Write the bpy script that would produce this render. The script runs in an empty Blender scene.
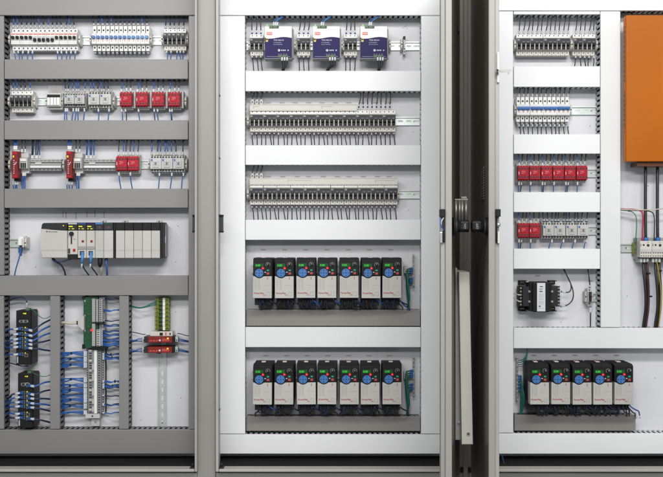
import bpy, bmesh, math, random
from mathutils import Vector
random.seed(7)
sc = bpy.context.scene
col = sc.collection
# ---------------------------------------------------------------- measures
# 1 photo pixel at the plane of the wiring ducts is about 4 mm; camera 4.08 m in front of the back plates
CD, CZ = 4.08, 1.05
def S(d): return (CD - d) / 1000.0
def X(u, d=0.0): return (u - 331.5) * S(d)
def Z(v, d=0.0): return CZ + (238.5 - v) * S(d)
def W(u, v, d): return Vector((X(u, d), -d, Z(v, d)))

# ---------------------------------------------------------------- materials
def mat(name, rgb, rough=0.5, metal=0.0, var=0.05, scale=8.0, bump=0.0, bscale=300.0, emit=None, estr=0.0, spec=0.5, streak=False):
    m = bpy.data.materials.new(name); m.use_nodes = True
    nt = m.node_tree; b = nt.nodes['Principled BSDF']
    b.inputs['Roughness'].default_value = rough; b.inputs['Metallic'].default_value = metal
    b.inputs['Specular IOR Level'].default_value = spec
    tc = nt.nodes.new('ShaderNodeTexCoord')
    n = nt.nodes.new('ShaderNodeTexNoise'); n.inputs['Scale'].default_value = scale
    n.inputs['Detail'].default_value = 5
    if streak:
        mp = nt.nodes.new('ShaderNodeMapping'); mp.inputs['Scale'].default_value = (1, 1, 0.06)
        nt.links.new(tc.outputs['Object'], mp.inputs[0]); nt.links.new(mp.outputs[0], n.inputs['Vector'])
    else:
        nt.links.new(tc.outputs['Object'], n.inputs['Vector'])
    r = nt.nodes.new('ShaderNodeValToRGB')
    r.color_ramp.elements[0].position = 0.3; r.color_ramp.elements[1].position = 0.7
    r.color_ramp.elements[0].color = tuple(c * (1 - var) for c in rgb) + (1,)
    r.color_ramp.elements[1].color = tuple(min(1, c * (1 + var)) for c in rgb) + (1,)
    nt.links.new(n.outputs['Fac'], r.inputs[0])
    oi = nt.nodes.new('ShaderNodeObjectInfo'); mr = nt.nodes.new('ShaderNodeMapRange')     # every piece is a slightly different batch
    mr.inputs['To Min'].default_value = .94; mr.inputs['To Max'].default_value = 1.06
    hs = nt.nodes.new('ShaderNodeHueSaturation')
    nt.links.new(oi.outputs['Random'], mr.inputs['Value']); nt.links.new(mr.outputs[0], hs.inputs['Value'])
    nt.links.new(r.outputs[0], hs.inputs['Color']); nt.links.new(hs.outputs[0], b.inputs['Base Color'])
    if bump:
        n2 = nt.nodes.new('ShaderNodeTexNoise'); n2.inputs['Scale'].default_value = bscale
        nt.links.new(tc.outputs['Object'], n2.inputs['Vector'])
        bp = nt.nodes.new('ShaderNodeBump'); bp.inputs['Strength'].default_value = bump
        bp.inputs['Distance'].default_value = 0.001
        nt.links.new(n2.outputs['Fac'], bp.inputs['Height']); nt.links.new(bp.outputs[0], b.inputs['Normal'])
        rr = nt.nodes.new('ShaderNodeMapRange'); rr.inputs['To Min'].default_value = max(0.05, rough - 0.08); rr.inputs['To Max'].default_value = rough + 0.1
        nt.links.new(n.outputs['Fac'], rr.inputs['Value']); nt.links.new(rr.outputs[0], b.inputs['Roughness'])
    if emit:
        b.inputs['Emission Color'].default_value = (*emit, 1); b.inputs['Emission Strength'].default_value = estr
        ml = nt.nodes.new('ShaderNodeMapRange'); ml.inputs['To Min'].default_value = estr*.6; ml.inputs['To Max'].default_value = estr*1.25
        nt.links.new(oi.outputs['Random'], ml.inputs['Value']); nt.links.new(ml.outputs[0], b.inputs['Emission Strength'])
    return m
M = dict(
    plate=mat('white_back_plate', (.70, .70, .735), .45, var=.045, scale=5, bump=.05),
    wduct=mat('white_duct_plastic', (.82, .83, .835), .42, var=.025, scale=2.5, bump=.05),
    wfing=mat('white_duct_wall', (.66, .68, .70), .5, var=.04),
    gduct=mat('grey_duct_plastic', (.225, .221, .214), .36, var=.035, scale=2.5, bump=.06),
    gfing=mat('grey_duct_wall', (.19, .19, .195), .5, var=.06),
    g2duct=mat('warm_grey_duct_plastic', (.25, .238, .222), .45, var=.05, scale=4, bump=.06),
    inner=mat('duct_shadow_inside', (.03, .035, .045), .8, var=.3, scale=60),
    cab=mat('cabinet_paint', (.295, .29, .272), .42, var=.03, scale=5, bump=.12, bscale=500),
    cab2=mat('cabinet_paint_pale', (.40, .39, .365), .45, var=.04, scale=5, bump=.1, bscale=500),
    dface=mat('shaded_door_paint', (.17, .155, .135), .4, var=.05, scale=4),  # cabinet paint with the shade between the open doors put in
    dlow=mat('cabinet_bottom_shade', (.016, .016, .016), .9, var=.15, scale=6, spec=.1),  # shade below the bottom ducts painted in as near black
    worn=mat('worn_door_return', (.31, .30, .28), .5, .05, var=.16, scale=14, bump=.25, bscale=80, streak=True),
    zinc=mat('zinc_rail', (.60, .66, .63), .35, .45, var=.1, scale=20, streak=False),
    steel=mat('bright_steel', (.65, .65, .63), .28, .8, var=.1, scale=30),
    soft2=mat('brushed_dark_steel', (.20, .19, .18), .4, .6, var=.1, scale=30),
    white=mat('white_plastic', (.76, .76, .74), .4, var=.03, scale=20),
    cream=mat('cream_plastic', (.60, .585, .535), .45, var=.03, scale=15),
    plcw=mat('warm_grey_plastic', (.50, .49, .455), .45, var=.03, scale=15),
    lgrey=mat('light_grey_plastic', (.50, .50, .48), .45, var=.05, scale=20),
    mgrey=mat('mid_grey_plastic', (.28, .285, .285), .45, var=.06, scale=20),
    slate=mat('slate_plastic', (.042, .046, .053), .5, var=.1, scale=30, spec=.25),
    black=mat('black_plastic', (.010, .010, .011), .5, var=.2, scale=30, spec=.25),
    soft=mat('dark_grey_plastic', (.024, .025, .028), .5, var=.2, scale=20, spec=.25),
    hole=mat('screw_hole', (.02, .02, .022), .6, var=.2),
    screw=mat('screw_metal', (.42, .40, .36), .35, .7, var=.15, scale=60),
    brass=mat('brass_screw', (.50, .43, .30), .35, .8, var=.15, scale=60),
    red=mat('red_plastic', (.42, .012, .026), .5, var=.06, scale=25, spec=.25),
    dred=mat('dark_red_plastic', (.20, .016, .013), .5, var=.08, scale=25, spec=.25),
    rline=mat('red_marking', (.62, .10, .08), .5, var=.1),
    blue=mat('blue_plastic', (.03, .14, .42), .4, var=.08, scale=30),
    lblue=mat('sky_blue_plastic', (.06, .22, .50), .4, var=.08, scale=30),
    dial=mat('blue_keypad', (.045, .17, .45), .5, var=.06, scale=40),
    dialp=mat('dark_blue_keys', (.015, .06, .18), .45, var=.06, scale=40),
    purple=mat('purple_label', (.027, .020, .095), .55, var=.06, scale=10, spec=.15),
    gterm=mat('green_terminal', (.075, .15, .07), .45, var=.15, scale=40),
    lgreen=mat('light_green_plug', (.25, .55, .22), .45, var=.08),
    plug=mat('blue_plug', (.016, .075, .24), .5, var=.1, spec=.3),
    tgrey=mat('terminal_grey', (.36, .36, .35), .5, var=.06, scale=20),
    pcb=mat('green_circuit_board', (.006, .065, .028), .4, var=.15, scale=30),
    yg=mat('green_yellow_terminal', (.20, .22, .015), .42, var=.15, scale=40),
    ygd=mat('dark_green_terminal', (.03, .07, .012), .45, var=.15, scale=40),
    yellow=mat('yellow_plastic', (.65, .50, .03), .45, var=.08),
    orange=mat('orange_paint', (.46, .120, .003), .4, var=.07, scale=3, bump=.3, bscale=260, spec=.22),
    dorange=mat('shaded_orange_paint', (.13, .035, .008), .45, var=.08, scale=6),  # orange darkened by painted shade, for underside, back and slots
    ink=mat('grey_ink', (.09, .09, .10), .6, var=.1),
    pale=mat('pale_ink', (.55, .56, .64), .6, var=.1),
    lowink=mat('faint_ink', (.30, .29, .28), .6, var=.1),
    pinkink=mat('pink_ink', (.60, .17, .18), .6, var=.1),
    redink=mat('red_ink', (.42, .03, .03), .5, var=.1),
    tape=mat('label_tape_beige', (.50, .48, .43), .5, var=.1, scale=60),
    greenink=mat('green_marker_ink', (.32, .52, .43), .6, var=.15, scale=60),
    wblue=mat('blue_wire', (.024, .105, .35), .42, var=.2, scale=30),
    wnavy=mat('navy_wire', (.013, .026, .075), .42, var=.2, scale=30),
    wblack=mat('black_wire', (.02, .02, .021), .42, var=.2, scale=30),
    wteal=mat('teal_wire', (.012, .13, .105), .42, var=.15, scale=30),
    wgreen=mat('green_wire', (.09, .30, .16), .42, var=.15, scale=30),
    wred=mat('red_wire', (.45, .02, .06), .42, var=.15, scale=30),
    wmaroon=mat('maroon_wire', (.14, .015, .035), .42, var=.15, scale=30),
    wyellow=mat('yellow_wire', (.38, .27, .015), .42, var=.15, scale=30),
    wcream=mat('cream_wire', (.55, .51, .42), .42, var=.1, scale=30),
    sleeve=mat('white_sleeve', (.66, .67, .69), .45, var=.08, scale=80),
    sleevetop=mat('grey_sleeve', (.50, .50, .49), .45, var=.1, scale=80),
    ledr=mat('red_led', (.6, .02, .02), .3, emit=(1, .02, .03), estr=3),
    ledhalo=mat('red_led_glow', (.45, .02, .02), .3, emit=(1, .02, .02), estr=.6),  # glow round the red lights, painted as a wider disc
    ledy=mat('yellow_led', (.6, .55, .02), .3, emit=(.75, .75, .02), estr=.55),
    ledg=mat('green_digits', (.05, .5, .05), .3, emit=(.04, .8, .07), estr=.24),
    lcd=mat('green_display', (.01, .06, .015), .25, emit=(.01, .2, .02), estr=.12),
    btng=mat('green_button', (.02, .33, .20), .4, var=.05),
    btnr=mat('red_button', (.45, .05, .06), .4, var=.05),
)

# ---------------------------------------------------------------- mesh collector (x, z in local photo pixels * k; d = metres towards the viewer)
class MB:
    def __init__(s, k=0.004):
        s.bm = bmesh.new(); s.mats = []; s.k = k
    def mi(s, m):
        m = M[m] if isinstance(m, str) else m
        if m not in s.mats: s.mats.append(m)
        return s.mats.index(m)
    def _hexa(s, co, m, bev=0.0):
        vs = [s.bm.verts.new(c) for c in co]
        i = s.mi(m); fs = []
        for q in ((0,1,2,3), (7,6,5,4), (0,4,5,1), (1,5,6,2), (2,6,7,3), (3,7,4,0)):
            f = s.bm.faces.new([vs[a] for a in q]); f.material_index = i; fs.append(f)
        if bev:
            es = list({e for f in fs for e in f.edges})
            r = bmesh.ops.bevel(s.bm, geom=es, offset=bev, segments=2, profile=.5, affect='EDGES')
            for f in r['faces']: f.material_index = i
        return fs
    def box(s, x0, x1, z0, z1, d0, d1, m, bev=0.0):
        k = s.k; x0, x1, z0, z1 = x0*k, x1*k, z0*k, z1*k
        if x0 > x1: x0, x1 = x1, x0
        if z0 > z1: z0, z1 = z1, z0
        co = [(x0,-d1,z0),(x1,-d1,z0),(x1,-d1,z1),(x0,-d1,z1),(x0,-d0,z0),(x1,-d0,z0),(x1,-d0,z1),(x0,-d0,z1)]
        return s._hexa(co, m, bev)
    def prism(s, prof, x0, x1, m, bev=0.0):           # prof: (d, z) side outline, extruded along x
        k = s.k; i = s.mi(m)
        a = [s.bm.verts.new((x0*k, -d, z*k)) for d, z in prof]
        b = [s.bm.verts.new((x1*k, -d, z*k)) for d, z in prof]
        n = len(prof); fs = [s.bm.faces.new(a), s.bm.faces.new(b[::-1])]
        for q in range(n):
            fs.append(s.bm.faces.new((a[q], b[q], b[(q+1) % n], a[(q+1) % n])))
        for f in fs: f.material_index = i
        if bev:
            es = list({e for f in fs for e in f.edges})
            r = bmesh.ops.bevel(s.bm, geom=es, offset=bev, segments=2, profile=.5, affect='EDGES')
            for f in r['faces']: f.material_index = i
    def plan(s, poly, d0, d1, m, bev=0.0):            # poly: (x, z) front outline, extruded in depth
        k = s.k; i = s.mi(m)
        a = [s.bm.verts.new((x*k, -d1, z*k)) for x, z in poly]
        b = [s.bm.verts.new((x*k, -d0, z*k)) for x, z in poly]
        n = len(poly); fs = [s.bm.faces.new(a), s.bm.faces.new(b[::-1])]
        for q in range(n):
            fs.append(s.bm.faces.new((a[q], a[(q+1) % n], b[(q+1) % n], b[q])))
        for f in fs: f.material_index = i
        if bev:
            r = bmesh.ops.bevel(s.bm, geom=list(fs[0].edges), offset=bev, segments=2, profile=.5, affect='EDGES')
            for f in r['faces']: f.material_index = i
    def cyl(s, x, z, d0, d1, r, m, n=14, r1=None):    # axis towards the viewer; r in px
        r1 = r if r1 is None else r1
        k = s.k; i = s.mi(m)
        a = [s.bm.verts.new(((x + r*math.cos(t*2*math.pi/n))*k, -d0, (z + r*math.sin(t*2*math.pi/n))*k)) for t in range(n)]
        b = [s.bm.verts.new(((x + r1*math.cos(t*2*math.pi/n))*k, -d1, (z + r1*math.sin(t*2*math.pi/n))*k)) for t in range(n)]
        f = s.bm.faces.new(b); f.material_index = i
        for q in range(n):
            f = s.bm.faces.new((a[q], a[(q+1) % n], b[(q+1) % n], b[q])); f.material_index = i; f.smooth = True
    def tube(s, pts, r, m, n=7, taper=None):           # pts in metres, r in metres
        i = s.mi(m); pts = [Vector(p) for p in pts]; rings = []
        up = Vector((0.31, 0.82, 0.48))
        for j, p in enumerate(pts):
            t = (pts[min(j+1, len(pts)-1)] - pts[max(j-1, 0)])
            if t.length < 1e-9: t = Vector((0, 0, 1))
            t.normalize(); a = t.cross(up)
            if a.length < 1e-3: a = t.cross(Vector((1, 0, 0)))
            a.normalize(); b = t.cross(a)
            rr = r if taper is None else r * taper[j]
            rings.append([s.bm.verts.new(p + (a*math.cos(q*2*math.pi/n) + b*math.sin(q*2*math.pi/n))*rr) for q in range(n)])
        for j in range(len(rings)-1):
            for q in range(n):
                f = s.bm.faces.new((rings[j][q], rings[j][(q+1) % n], rings[j+1][(q+1) % n], rings[j+1][q]))
                f.material_index = i; f.smooth = True
        for rg in (rings[0], rings[-1][::-1]):
            f = s.bm.faces.new(rg); f.material_index = i
    def mesh(s, name):
        bmesh.ops.recalc_face_normals(s.bm, faces=s.bm.faces[:])
        me = bpy.data.meshes.new(name); s.bm.to_mesh(me); s.bm.free()
        for m in s.mats: me.materials.append(m)
        return me
    def build(s, name, parent=None, loc=None):
        return link(name, s.mesh(name), parent, loc)
def link(name, me, parent=None, loc=None):
    o = bpy.data.objects.new(name, me); col.objects.link(o)
    if parent: o.parent = parent
    if loc is not None: o.location = loc
    return o
def tag(o, label, cat, group=None, kind=None):
    o['label'] = label; o['category'] = cat
    if group: o['group'] = group
    if kind: o['kind'] = kind
    return o
def thing(name, label, cat, loc=(0,0,0), group=None):
    o = bpy.data.objects.new(name, None); col.objects.link(o)
    o.location = loc; o.empty_display_size = .02
    return tag(o, label, cat, group)
def dup(root, loc, label=None, group=None):
    r = root.copy(); col.objects.link(r); r.location = loc
    if label: r['label'] = label
    if group: r['group'] = group
    for ch in list(root.children):
        c = ch.copy(); col.objects.link(c); c.parent = r
        for g in list(ch.children):
            e = g.copy(); col.objects.link(e); e.parent = c
    return r
ORD = 'first second third fourth fifth sixth seventh eighth ninth tenth eleventh twelfth thirteenth fourteenth fifteenth sixteenth seventeenth eighteenth nineteenth twentieth'.split()
def nth(i):
    if i < 20: return ORD[i]
    t = {2: 'twenty', 3: 'thirty', 4: 'forty'}[(i+1)//10]; r = (i+1) % 10
    return t + '-' + ORD[r-1] if r else {30: 'thirtieth', 40: 'fortieth'}[i+1]
def pick(i, n):
    return 'leftmost' if i == 0 else 'rightmost' if i == n-1 else nth(i) + ' from left'
_tx = {}
def text_obj(s, size, m, parent, x, z, d, k=0.004, align='LEFT', shear=0.0, name='lettering', bold=0.0):
    key = (s, size, m, align, shear, k, bold)
    if key not in _tx:
        c = bpy.data.curves.new('lettering', 'FONT'); c.body = s; c.size = size*k; c.align_x = align; c.shear = shear
        c.extrude = 0.0003; c.offset = bold*k; c.resolution_u = 2
        t = bpy.data.objects.new('lettering_source', c); col.objects.link(t)
        dg = bpy.context.evaluated_depsgraph_get()
        me = bpy.data.meshes.new_from_object(t.evaluated_get(dg))
        bpy.data.objects.remove(t); bpy.data.curves.remove(c)
        for v in me.vertices: v.co = (v.co.x, -v.co.z, v.co.y)
        me.materials.clear(); me.materials.append(M[m]); me.name = 'lettering'
        _tx[key] = me
    o = link(name, _tx[key], parent, (x*k, -d-0.0006, z*k))
    return o

# ---------------------------------------------------------------- wires
NW = [0]; WIRES = []
def curve(pts, seg=6):
    out = []
    P = [pts[0]] + list(pts) + [pts[-1]]
    for i in range(1, len(P)-2):
        for t in range(seg):
            t /= seg
            a, b, c, d = P[i-1], P[i], P[i+1], P[i+2]
            out.append(.5*((2*b) + (c-a)*t + (2*a-5*b+4*c-d)*t*t + (3*b-a-3*c+d)*t**3))
    out.append(pts[-1]); return out
def wire(pts, m, label, group=None, r=.0018, ferr=('sleeve',), fl=3.0, name='wire', cat='wire', seg=5):
    """pts: (u, v, d) points, the first one at the terminal. Ferrule/sleeve covers the first fl pixels."""
    P = [W(*p) for p in pts]; o0 = P[0].copy()
    cv = [p - o0 for p in curve(P, seg)]
    mb = MB(); mb.tube(cv, r, m); w = mb.build(name, None, o0)
    tag(w, label, cat, group); NW[0] += 1; WIRES.append((r*sum((b-a).length for a, b in zip(cv, cv[1:])), w))
    if ferr:
        ln = fl*.004; dirv = (cv[1]-cv[0]).normalized()
        fb = MB(); n = len(ferr); cum = 0
        path = [cv[0] - dirv*.001]
        acc = 0
        for a, b in zip(cv, cv[1:]):
            acc += (b-a).length; path.append(b)
            if acc >= ln: break
        if n == 1: fb.tube(path, r*1.55, ferr[0])
        else:
            cpt = cv[0] + dirv*.004
            fb.tube([cv[0]-dirv*.001, cpt], r*1.6, ferr[0]); fb.tube([cpt]+path[1:], r*1.45, ferr[1])
        fb.build('ferrule', w)
    return w
def wrow(us, v0, v1, d0, m, desc, group, dx=1.5, d1=.045, r=.0022, ferr=('sleeve',), fl=3.0, jit=.4, lean=None):
    n = len(us); sg = 1 if v1 > v0 else -1
    for i, u in enumerate(us):
        e = random.uniform(-dx, dx) if lean is None else lean + random.uniform(-dx, dx)*.85
        mm = m if isinstance(m, str) else random.choice(m)
        vm = v0 + (v1-v0)*.5
        wire([(u, v0, d0), (u + random.uniform(-.1,.1), v0 + sg*min(2.2, abs(v1-v0)*.3), d0-.001), (u + e*.45 + random.uniform(-jit,jit)*1.6, vm, (d0+d1)/2+.004), (u+e, v1+sg*2.5, d1)],
             mm, f'{pick(i, n)} {desc}', group, r, ferr, fl)
# ================================================================ the three cabinets
def slab(mb, poly, z0, z1, m, bev=0.0):      # poly: (x, d) floor outline in metres
    i = mb.mi(m)
    a = [mb.bm.verts.new((x, -d, z0)) for x, d in poly]; b = [mb.bm.verts.new((x, -d, z1)) for x, d in poly]
    n = len(poly); fs = [mb.bm.faces.new(a), mb.bm.faces.new(b[::-1])]
    for q in range(n): fs.append(mb.bm.faces.new((a[q], b[q], b[(q+1) % n], a[(q+1) % n])))
    for f in fs: f.material_index = i
    if bev:
        es = list({e for f in fs for e in f.edges})
        r = bmesh.ops.bevel(mb.bm, geom=es, offset=bev, segments=2, profile=.5, affect='EDGES')
        for f in r['faces']: f.material_index = i
def wbox(mb, u0, u1, v0, v1, d0, d1, m, bev=0.0, dm=None):   # box measured at its front plane
    d = d1 if dm is None else dm
    slab(mb, [(X(u0,d),d0),(X(u1,d),d0),(X(u1,d),d1),(X(u0,d),d1)], Z(v1,d), Z(v0,d), m, bev)
ZB, ZT = .14, 2.12
cabs = []
for nm, lab, u0, u1 in (('left', 'grey cabinet bay on the left with grey ducts and small controls', -60, 206),
                        ('mid', 'middle cabinet bay with white ducts, power supplies and two rows of drives', 206, 464),
                        ('right', 'right cabinet bay with white ducts around an orange box', 464, 760)):
    c = thing('electrical_cabinet', lab, 'cabinet', (0, 0, 0)); cabs.append(c)
    mb = MB(); slab(mb, [(X(u0)+.001, -.004), (X(u1)-.001, -.004), (X(u1)-.001, 0), (X(u0)+.001, 0)], Z(457), ZT, 'plate')
    bp = mb.build('back_plate', c); c_bp = bp
    mb = MB(); slab(mb, [(X(u0)+.001, -.004), (X(u1)-.001, -.004), (X(u1)-.001, .212), (X(u0)+.001, .212)], Z(469.3,.24)-.02, Z(469.3,.24)-.001, 'dlow'); mb.build('cabinet_floor', c)
    mb = MB(); slab(mb, [(X(u0)+.001, -.03), (X(u1)-.001, -.03), (X(u1)-.001, -.005), (X(u0)+.001, -.005)], ZB, Z(457), 'dlow'); mb.build('rear_wall', c)
bplates = [next(o for o in c.children if o.name.startswith('back_plate')) for c in cabs]
# frames
mb = MB(); wbox(mb, 197.2, 215.4, -70, 520, .195, .215, 'cab', .002); mb.build('frame_post', cabs[0])
mb = MB(); wbox(mb, 194.6, 197.0, -70, 472.2, .19, .245, 'cab2', .003); mb.build('door_seal_lip', cabs[0])
mb = MB(); wbox(mb, -60, 194.4, 469.4, 472.2, .19, .245, 'cab2', .003); mb.build('bottom_lip', cabs[0])
mb = MB(); wbox(mb, -60, 197.0, 472.6, 520, .17, .212, 'cab', .002); mb.build('plinth', cabs[0])
mb = MB(); wbox(mb, 215.6, 218.6, -70, 472.2, .19, .245, 'cab2', .003); mb.build('door_seal_lip', cabs[1])
mb = MB(); wbox(mb, 218.8, 455, 469.4, 472.2, .19, .245, 'cab2', .003); mb.build('bottom_lip', cabs[1])
mb = MB(); wbox(mb, 215.8, 452, 472.6, 520, .17, .212, 'cab', .002); mb.build('plinth', cabs[1])
mb = MB(); wbox(mb, 446, 484, -70, 520, .17, .205, 'dface', .002); wbox(mb, 463.5, 468, -70, 520, .206, .216, 'dface', .003); mb.build('frame_post', cabs[1])
mb = MB(); wbox(mb, 476, 760, 469.4, 472.2, .19, .245, 'cab2', .003); mb.build('bottom_lip', cabs[2])
mb = MB(); wbox(mb, 470, 760, 472.6, 520, .17, .212, 'cab', .002); mb.build('plinth', cabs[2])
# rubber corner buffers and striker plates
for c, u in ((0, 192.2), (1, 221)):
    mb = MB(); wbox(mb, u-2.6, u+2.6, 467.4, 469.3, .2, .235, 'black', .003); wbox(mb, u-.9, u+1.4, 464.2, 467.5, .205, .225, 'black', .003)
    mb.build('corner_buffer', cabs[c])
for c, u0, u1 in ((0, 192.4, 194.5), (1, 218.7, 222.6)):
    mb = MB(); wbox(mb, u0, u1, 214.8, 232.4, .19, .225, 'slate', .002)
    for v in (215.6, 231.6): wbox(mb, u0 if c else u0-.3, u1+.5 if c else u1-.4, v-1, v+1, .2, .23, 'black', .002)
    mb.build('striker_plate', cabs[c])
mb = MB()
for v in (95, 158, 215, 410): wbox(mb, 218.8, 219.7, v-.8, v+.8, .2, .226, 'soft', .001)
mb.build('hinge_pin', cabs[1])

# doors, both swung open towards the viewer, outer faces towards each other
def lerp(a, b, t): return a + (b-a)*t
DN, DF = 1.02, .25
LO = (X(452, DN), X(460.5, DF)); RO = (X(488.8, DN), X(470.5, DF))      # outer faces at near edge and hinge
def lx(d): return lerp(LO[1], LO[0], (d-DF)/(DN-DF))
def rx(d): return lerp(RO[1], RO[0], (d-DF)/(DN-DF))
tl = X(452, DN)-X(441, DN); tr = X(499.6, DN)-X(488.8, DN)
def door(c, ofs, sg, lab, wpx):
    f = lx if sg < 0 else rx
    e = sg*.0012
    mb = MB()
    t = abs(X(wpx[1], DN)-X(wpx[0], DN))
    slab(mb, [(f(DF)+e*1.5, DF), (f(DN-.014)+e*1.5, DN-.014), (f(DN-.014)+sg*t*.96, DN-.014), (f(DF)+sg*t*.96, DF)], ZB, ZT-.02, 'dface', .001)
    dr = mb.build('door', c); dr['label'] = lab
    mb = MB(); a, b = sorted((f(DN), f(DN)+sg*t*.60)); slab(mb, [(a, DN-.013), (b, DN-.013), (b, DN), (a, DN)], ZB-.001, ZT-.019, 'cab', .0025); mb.build('edge_fold', dr)
    mb = MB(); a, b = sorted((f(DN)+sg*t*.61, f(DN)+sg*t)); slab(mb, [(a, DN-.04), (b, DN-.04), (b, DN-.006), (a, DN-.006)], ZB-.001, ZT-.019, 'worn', .0015); mb.build('inner_return', dr)
    return dr
dl = door(cabs[1], 0, -1, 'grey door of the middle bay swung open, seen edge on', (441, 452))
dr_ = door(cabs[2], 0, 1, 'grey door of the right bay swung open, seen edge on', (488.8, 499.6))
# rotary handles near the free edges
def handle(par, side):
    d = .97; x0 = lx(d) if side < 0 else rx(d); s = -side
    mb = MB(); zc = Z(226.3, d)
    def tx(a, b, r0, m, n=18): mb.tube([(x0+s*a, -d, zc), (x0+s*b, -d, zc)], r0, m, n)
    tx(.0005, .005, .029, 'black', 24); tx(.005, .013, .024, 'soft', 24); tx(.013, .049, .0185, 'black')
    a, b = sorted((x0+s*.02, x0+s*.05))
    slab(mb, [(a, d-.02), (b, d-.02), (b, d+.022), (a, d+.022)], zc-.013, zc+.016, 'black', .005)
    h = mb.build('rotary_handle', par)
    for k_, q in enumerate((0.3, -.7, -1.7)):   # pale engraved marks on the grip
        pass
    o = text_obj('ON' if side < 0 else 'OFF', 2.6, 'lowink', par, 0, 0, 0, align='CENTER', name='handle_marking')
    o.location = ((a+b)/2+.004, -(d+.0232), zc); o.rotation_euler = (0, math.radians(-90), 0)
handle(dl, -1); handle(dr_, 1)
# steel round-rod bracket above the handle of the left door
mb = MB(); d = .85
for k_, (a, r) in enumerate(((.006, .006), (.016, .005), (.026, .0065), (.037, .006))):
    mb.tube([(lx(d)+a, -d-.01*(k_ % 2), Z(222, d)), (lx(d)+a, -d-.01*(k_ % 2), Z(200.5, d))], r, 'soft2', 12)
slab(mb, [(lx(d)+.001, d-.02), (lx(d)+.044, d-.02), (lx(d)+.044, d+.006), (lx(d)+.001, d+.006)], Z(200.4, d), Z(199, d), 'soft2', .001)
slab(mb, [(lx(d)+.022, d-.012), (lx(d)+.041, d-.012), (lx(d)+.041, d+.004), (lx(d)+.022, d+.004)], Z(198.8, d), Z(196.6, d), 'soft2', .001)
mb.build('steel_bracket', dl)
# folded-down shelf on the left door
d0, d1 = .42, .80
mb = MB(1.0)
mb.plan([(X(459,d1), Z(272,d1)), (X(469.6,d1), Z(272,d1)), (X(473,d1), Z(444.5,d1)), (X(461.8,d1), Z(444.5,d1))], d0, d1, 'cream', .002)
sh = mb.build('folding_shelf', dl)
mb = MB(1.0); mb.plan([(lx(.76)+.0005, Z(268,.76)), (X(457,.76), Z(268,.76)), (X(461.6,.76), Z(440,.76)), (lx(.76)+.0005, Z(440,.76))], d0, .76, 'cab', .001)
mb.build('shelf_bracket', dl)
mb = MB(.00328); mb.cyl(0, 0, 0, .002, 2.0, 'steel', 18); mb.cyl(0, 0, .002, .0025, 1.0, 'soft', 6); mb.build('screw', dl, (X(468.2, d1), -d1, Z(434, d1)))
mb = MB(.00328); mb.cyl(0, 0, 0, .004, 1.2, 'steel', 12); mb.build('screw', dl, (X(460.2, d1), -.765, Z(424, d1)))
# door switches on the edges
mb = MB(); wbox(mb, 440.2, 445.2, 209, 217, DN-.02, DN+.012, 'black', .002); wbox(mb, 442.6, 445.2, 217.2, 232, DN-.02, DN+.003, 'soft', .002)
wbox(mb, 440.0, 442.6, 232, 243, DN-.02, DN+.008, 'steel', .002); wbox(mb, 442.8, 445.2, 232.4, 242, DN-.02, DN+.004, 'black', .002)
P = [W(440.6, 218, DN+.006), W(440.2, 222, DN+.012), W(441.2, 226, DN+.012), W(443.5, 230, DN+.006)]
mb.tube(curve(P), .002, 'wblue'); P = [W(443.8, 217.5, DN+.006), W(441.8, 221, DN+.016), W(441.2, 226, DN+.01), W(442.6, 231, DN+.004)]
mb.tube(curve(P), .0016, 'wcream'); mb.build('door_switch', dl)
mb = MB(); wbox(mb, 496, 500.8, 209, 216.7, DN-.02, DN+.012, 'black', .002); wbox(mb, 496, 497.6, 217, 243, DN-.02, DN+.004, 'black', .002)
wbox(mb, 497.8, 500.2, 231.8, 243.5, DN-.02, DN+.008, 'cream', .002)
mb.tube([W(497, 224.5, DN+.006), W(500.2, 224.5, DN+.006)], .006, 'steel', 10); mb.build('door_switch', dr_)
# door stay: plate with hooked arm
mb = MB(); wbox(mb, 497.2, 499.4, 51.8, 82.4, DN-.004, DN+.003, 'cream', .0015)
for v in (70.2, 73.2): mb.tube([W(497.4, v, DN+.004), W(497.4, v, DN+.012)], .004, 'slate', 10)
mb.build('door_stay_plate', dr_)
mb = MB(1.0); d = DN-.005
mb.plan([(X(498.5,d), Z(69.4,d)), (X(511.6,d), Z(69.4,d)), (X(509.8,d), Z(72.6,d)), (X(508.6,d), Z(74.2,d)), (X(507.2,d), Z(72.2,d)), (X(498.5,d), Z(71.6,d))], d-.004, d, 'cab2', .001)
mb.build('door_stay_arm', dr_)
# stickers on the outer faces
def sticker(par, f, s, d0, d1, v0, v1, m, dm, nm):
    mb = MB(); slab(mb, [(f(d0)+s*.0006, d0), (f(d1)+s*.0006, d1), (f(d1)+s*.0012, d1), (f(d0)+s*.0012, d0)], Z(v1, dm), Z(v0, dm), m)
    return mb.build(nm, par)
mb = MB()
for i in range(13):
    v = 168 + i*2.5
    slab(mb, [(rx(.74)-.0012, .74), (rx(.86)-.0012, .86), (rx(.86)-.0005, .86), (rx(.74)-.0005, .74)], Z(v+1.5,.8), Z(v,.8), 'lowink')
mb.build('instruction_label', dr_)
mb = MB(); mb.tube(curve([W(455.5, 16, .5), W(455.6, 23, .55), W(457, 25.5, .55), W(457.2, 30, .52), W(458.6, 34, .5)]), .0018, 'black'); mb.build('black_cord', dl)

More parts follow.
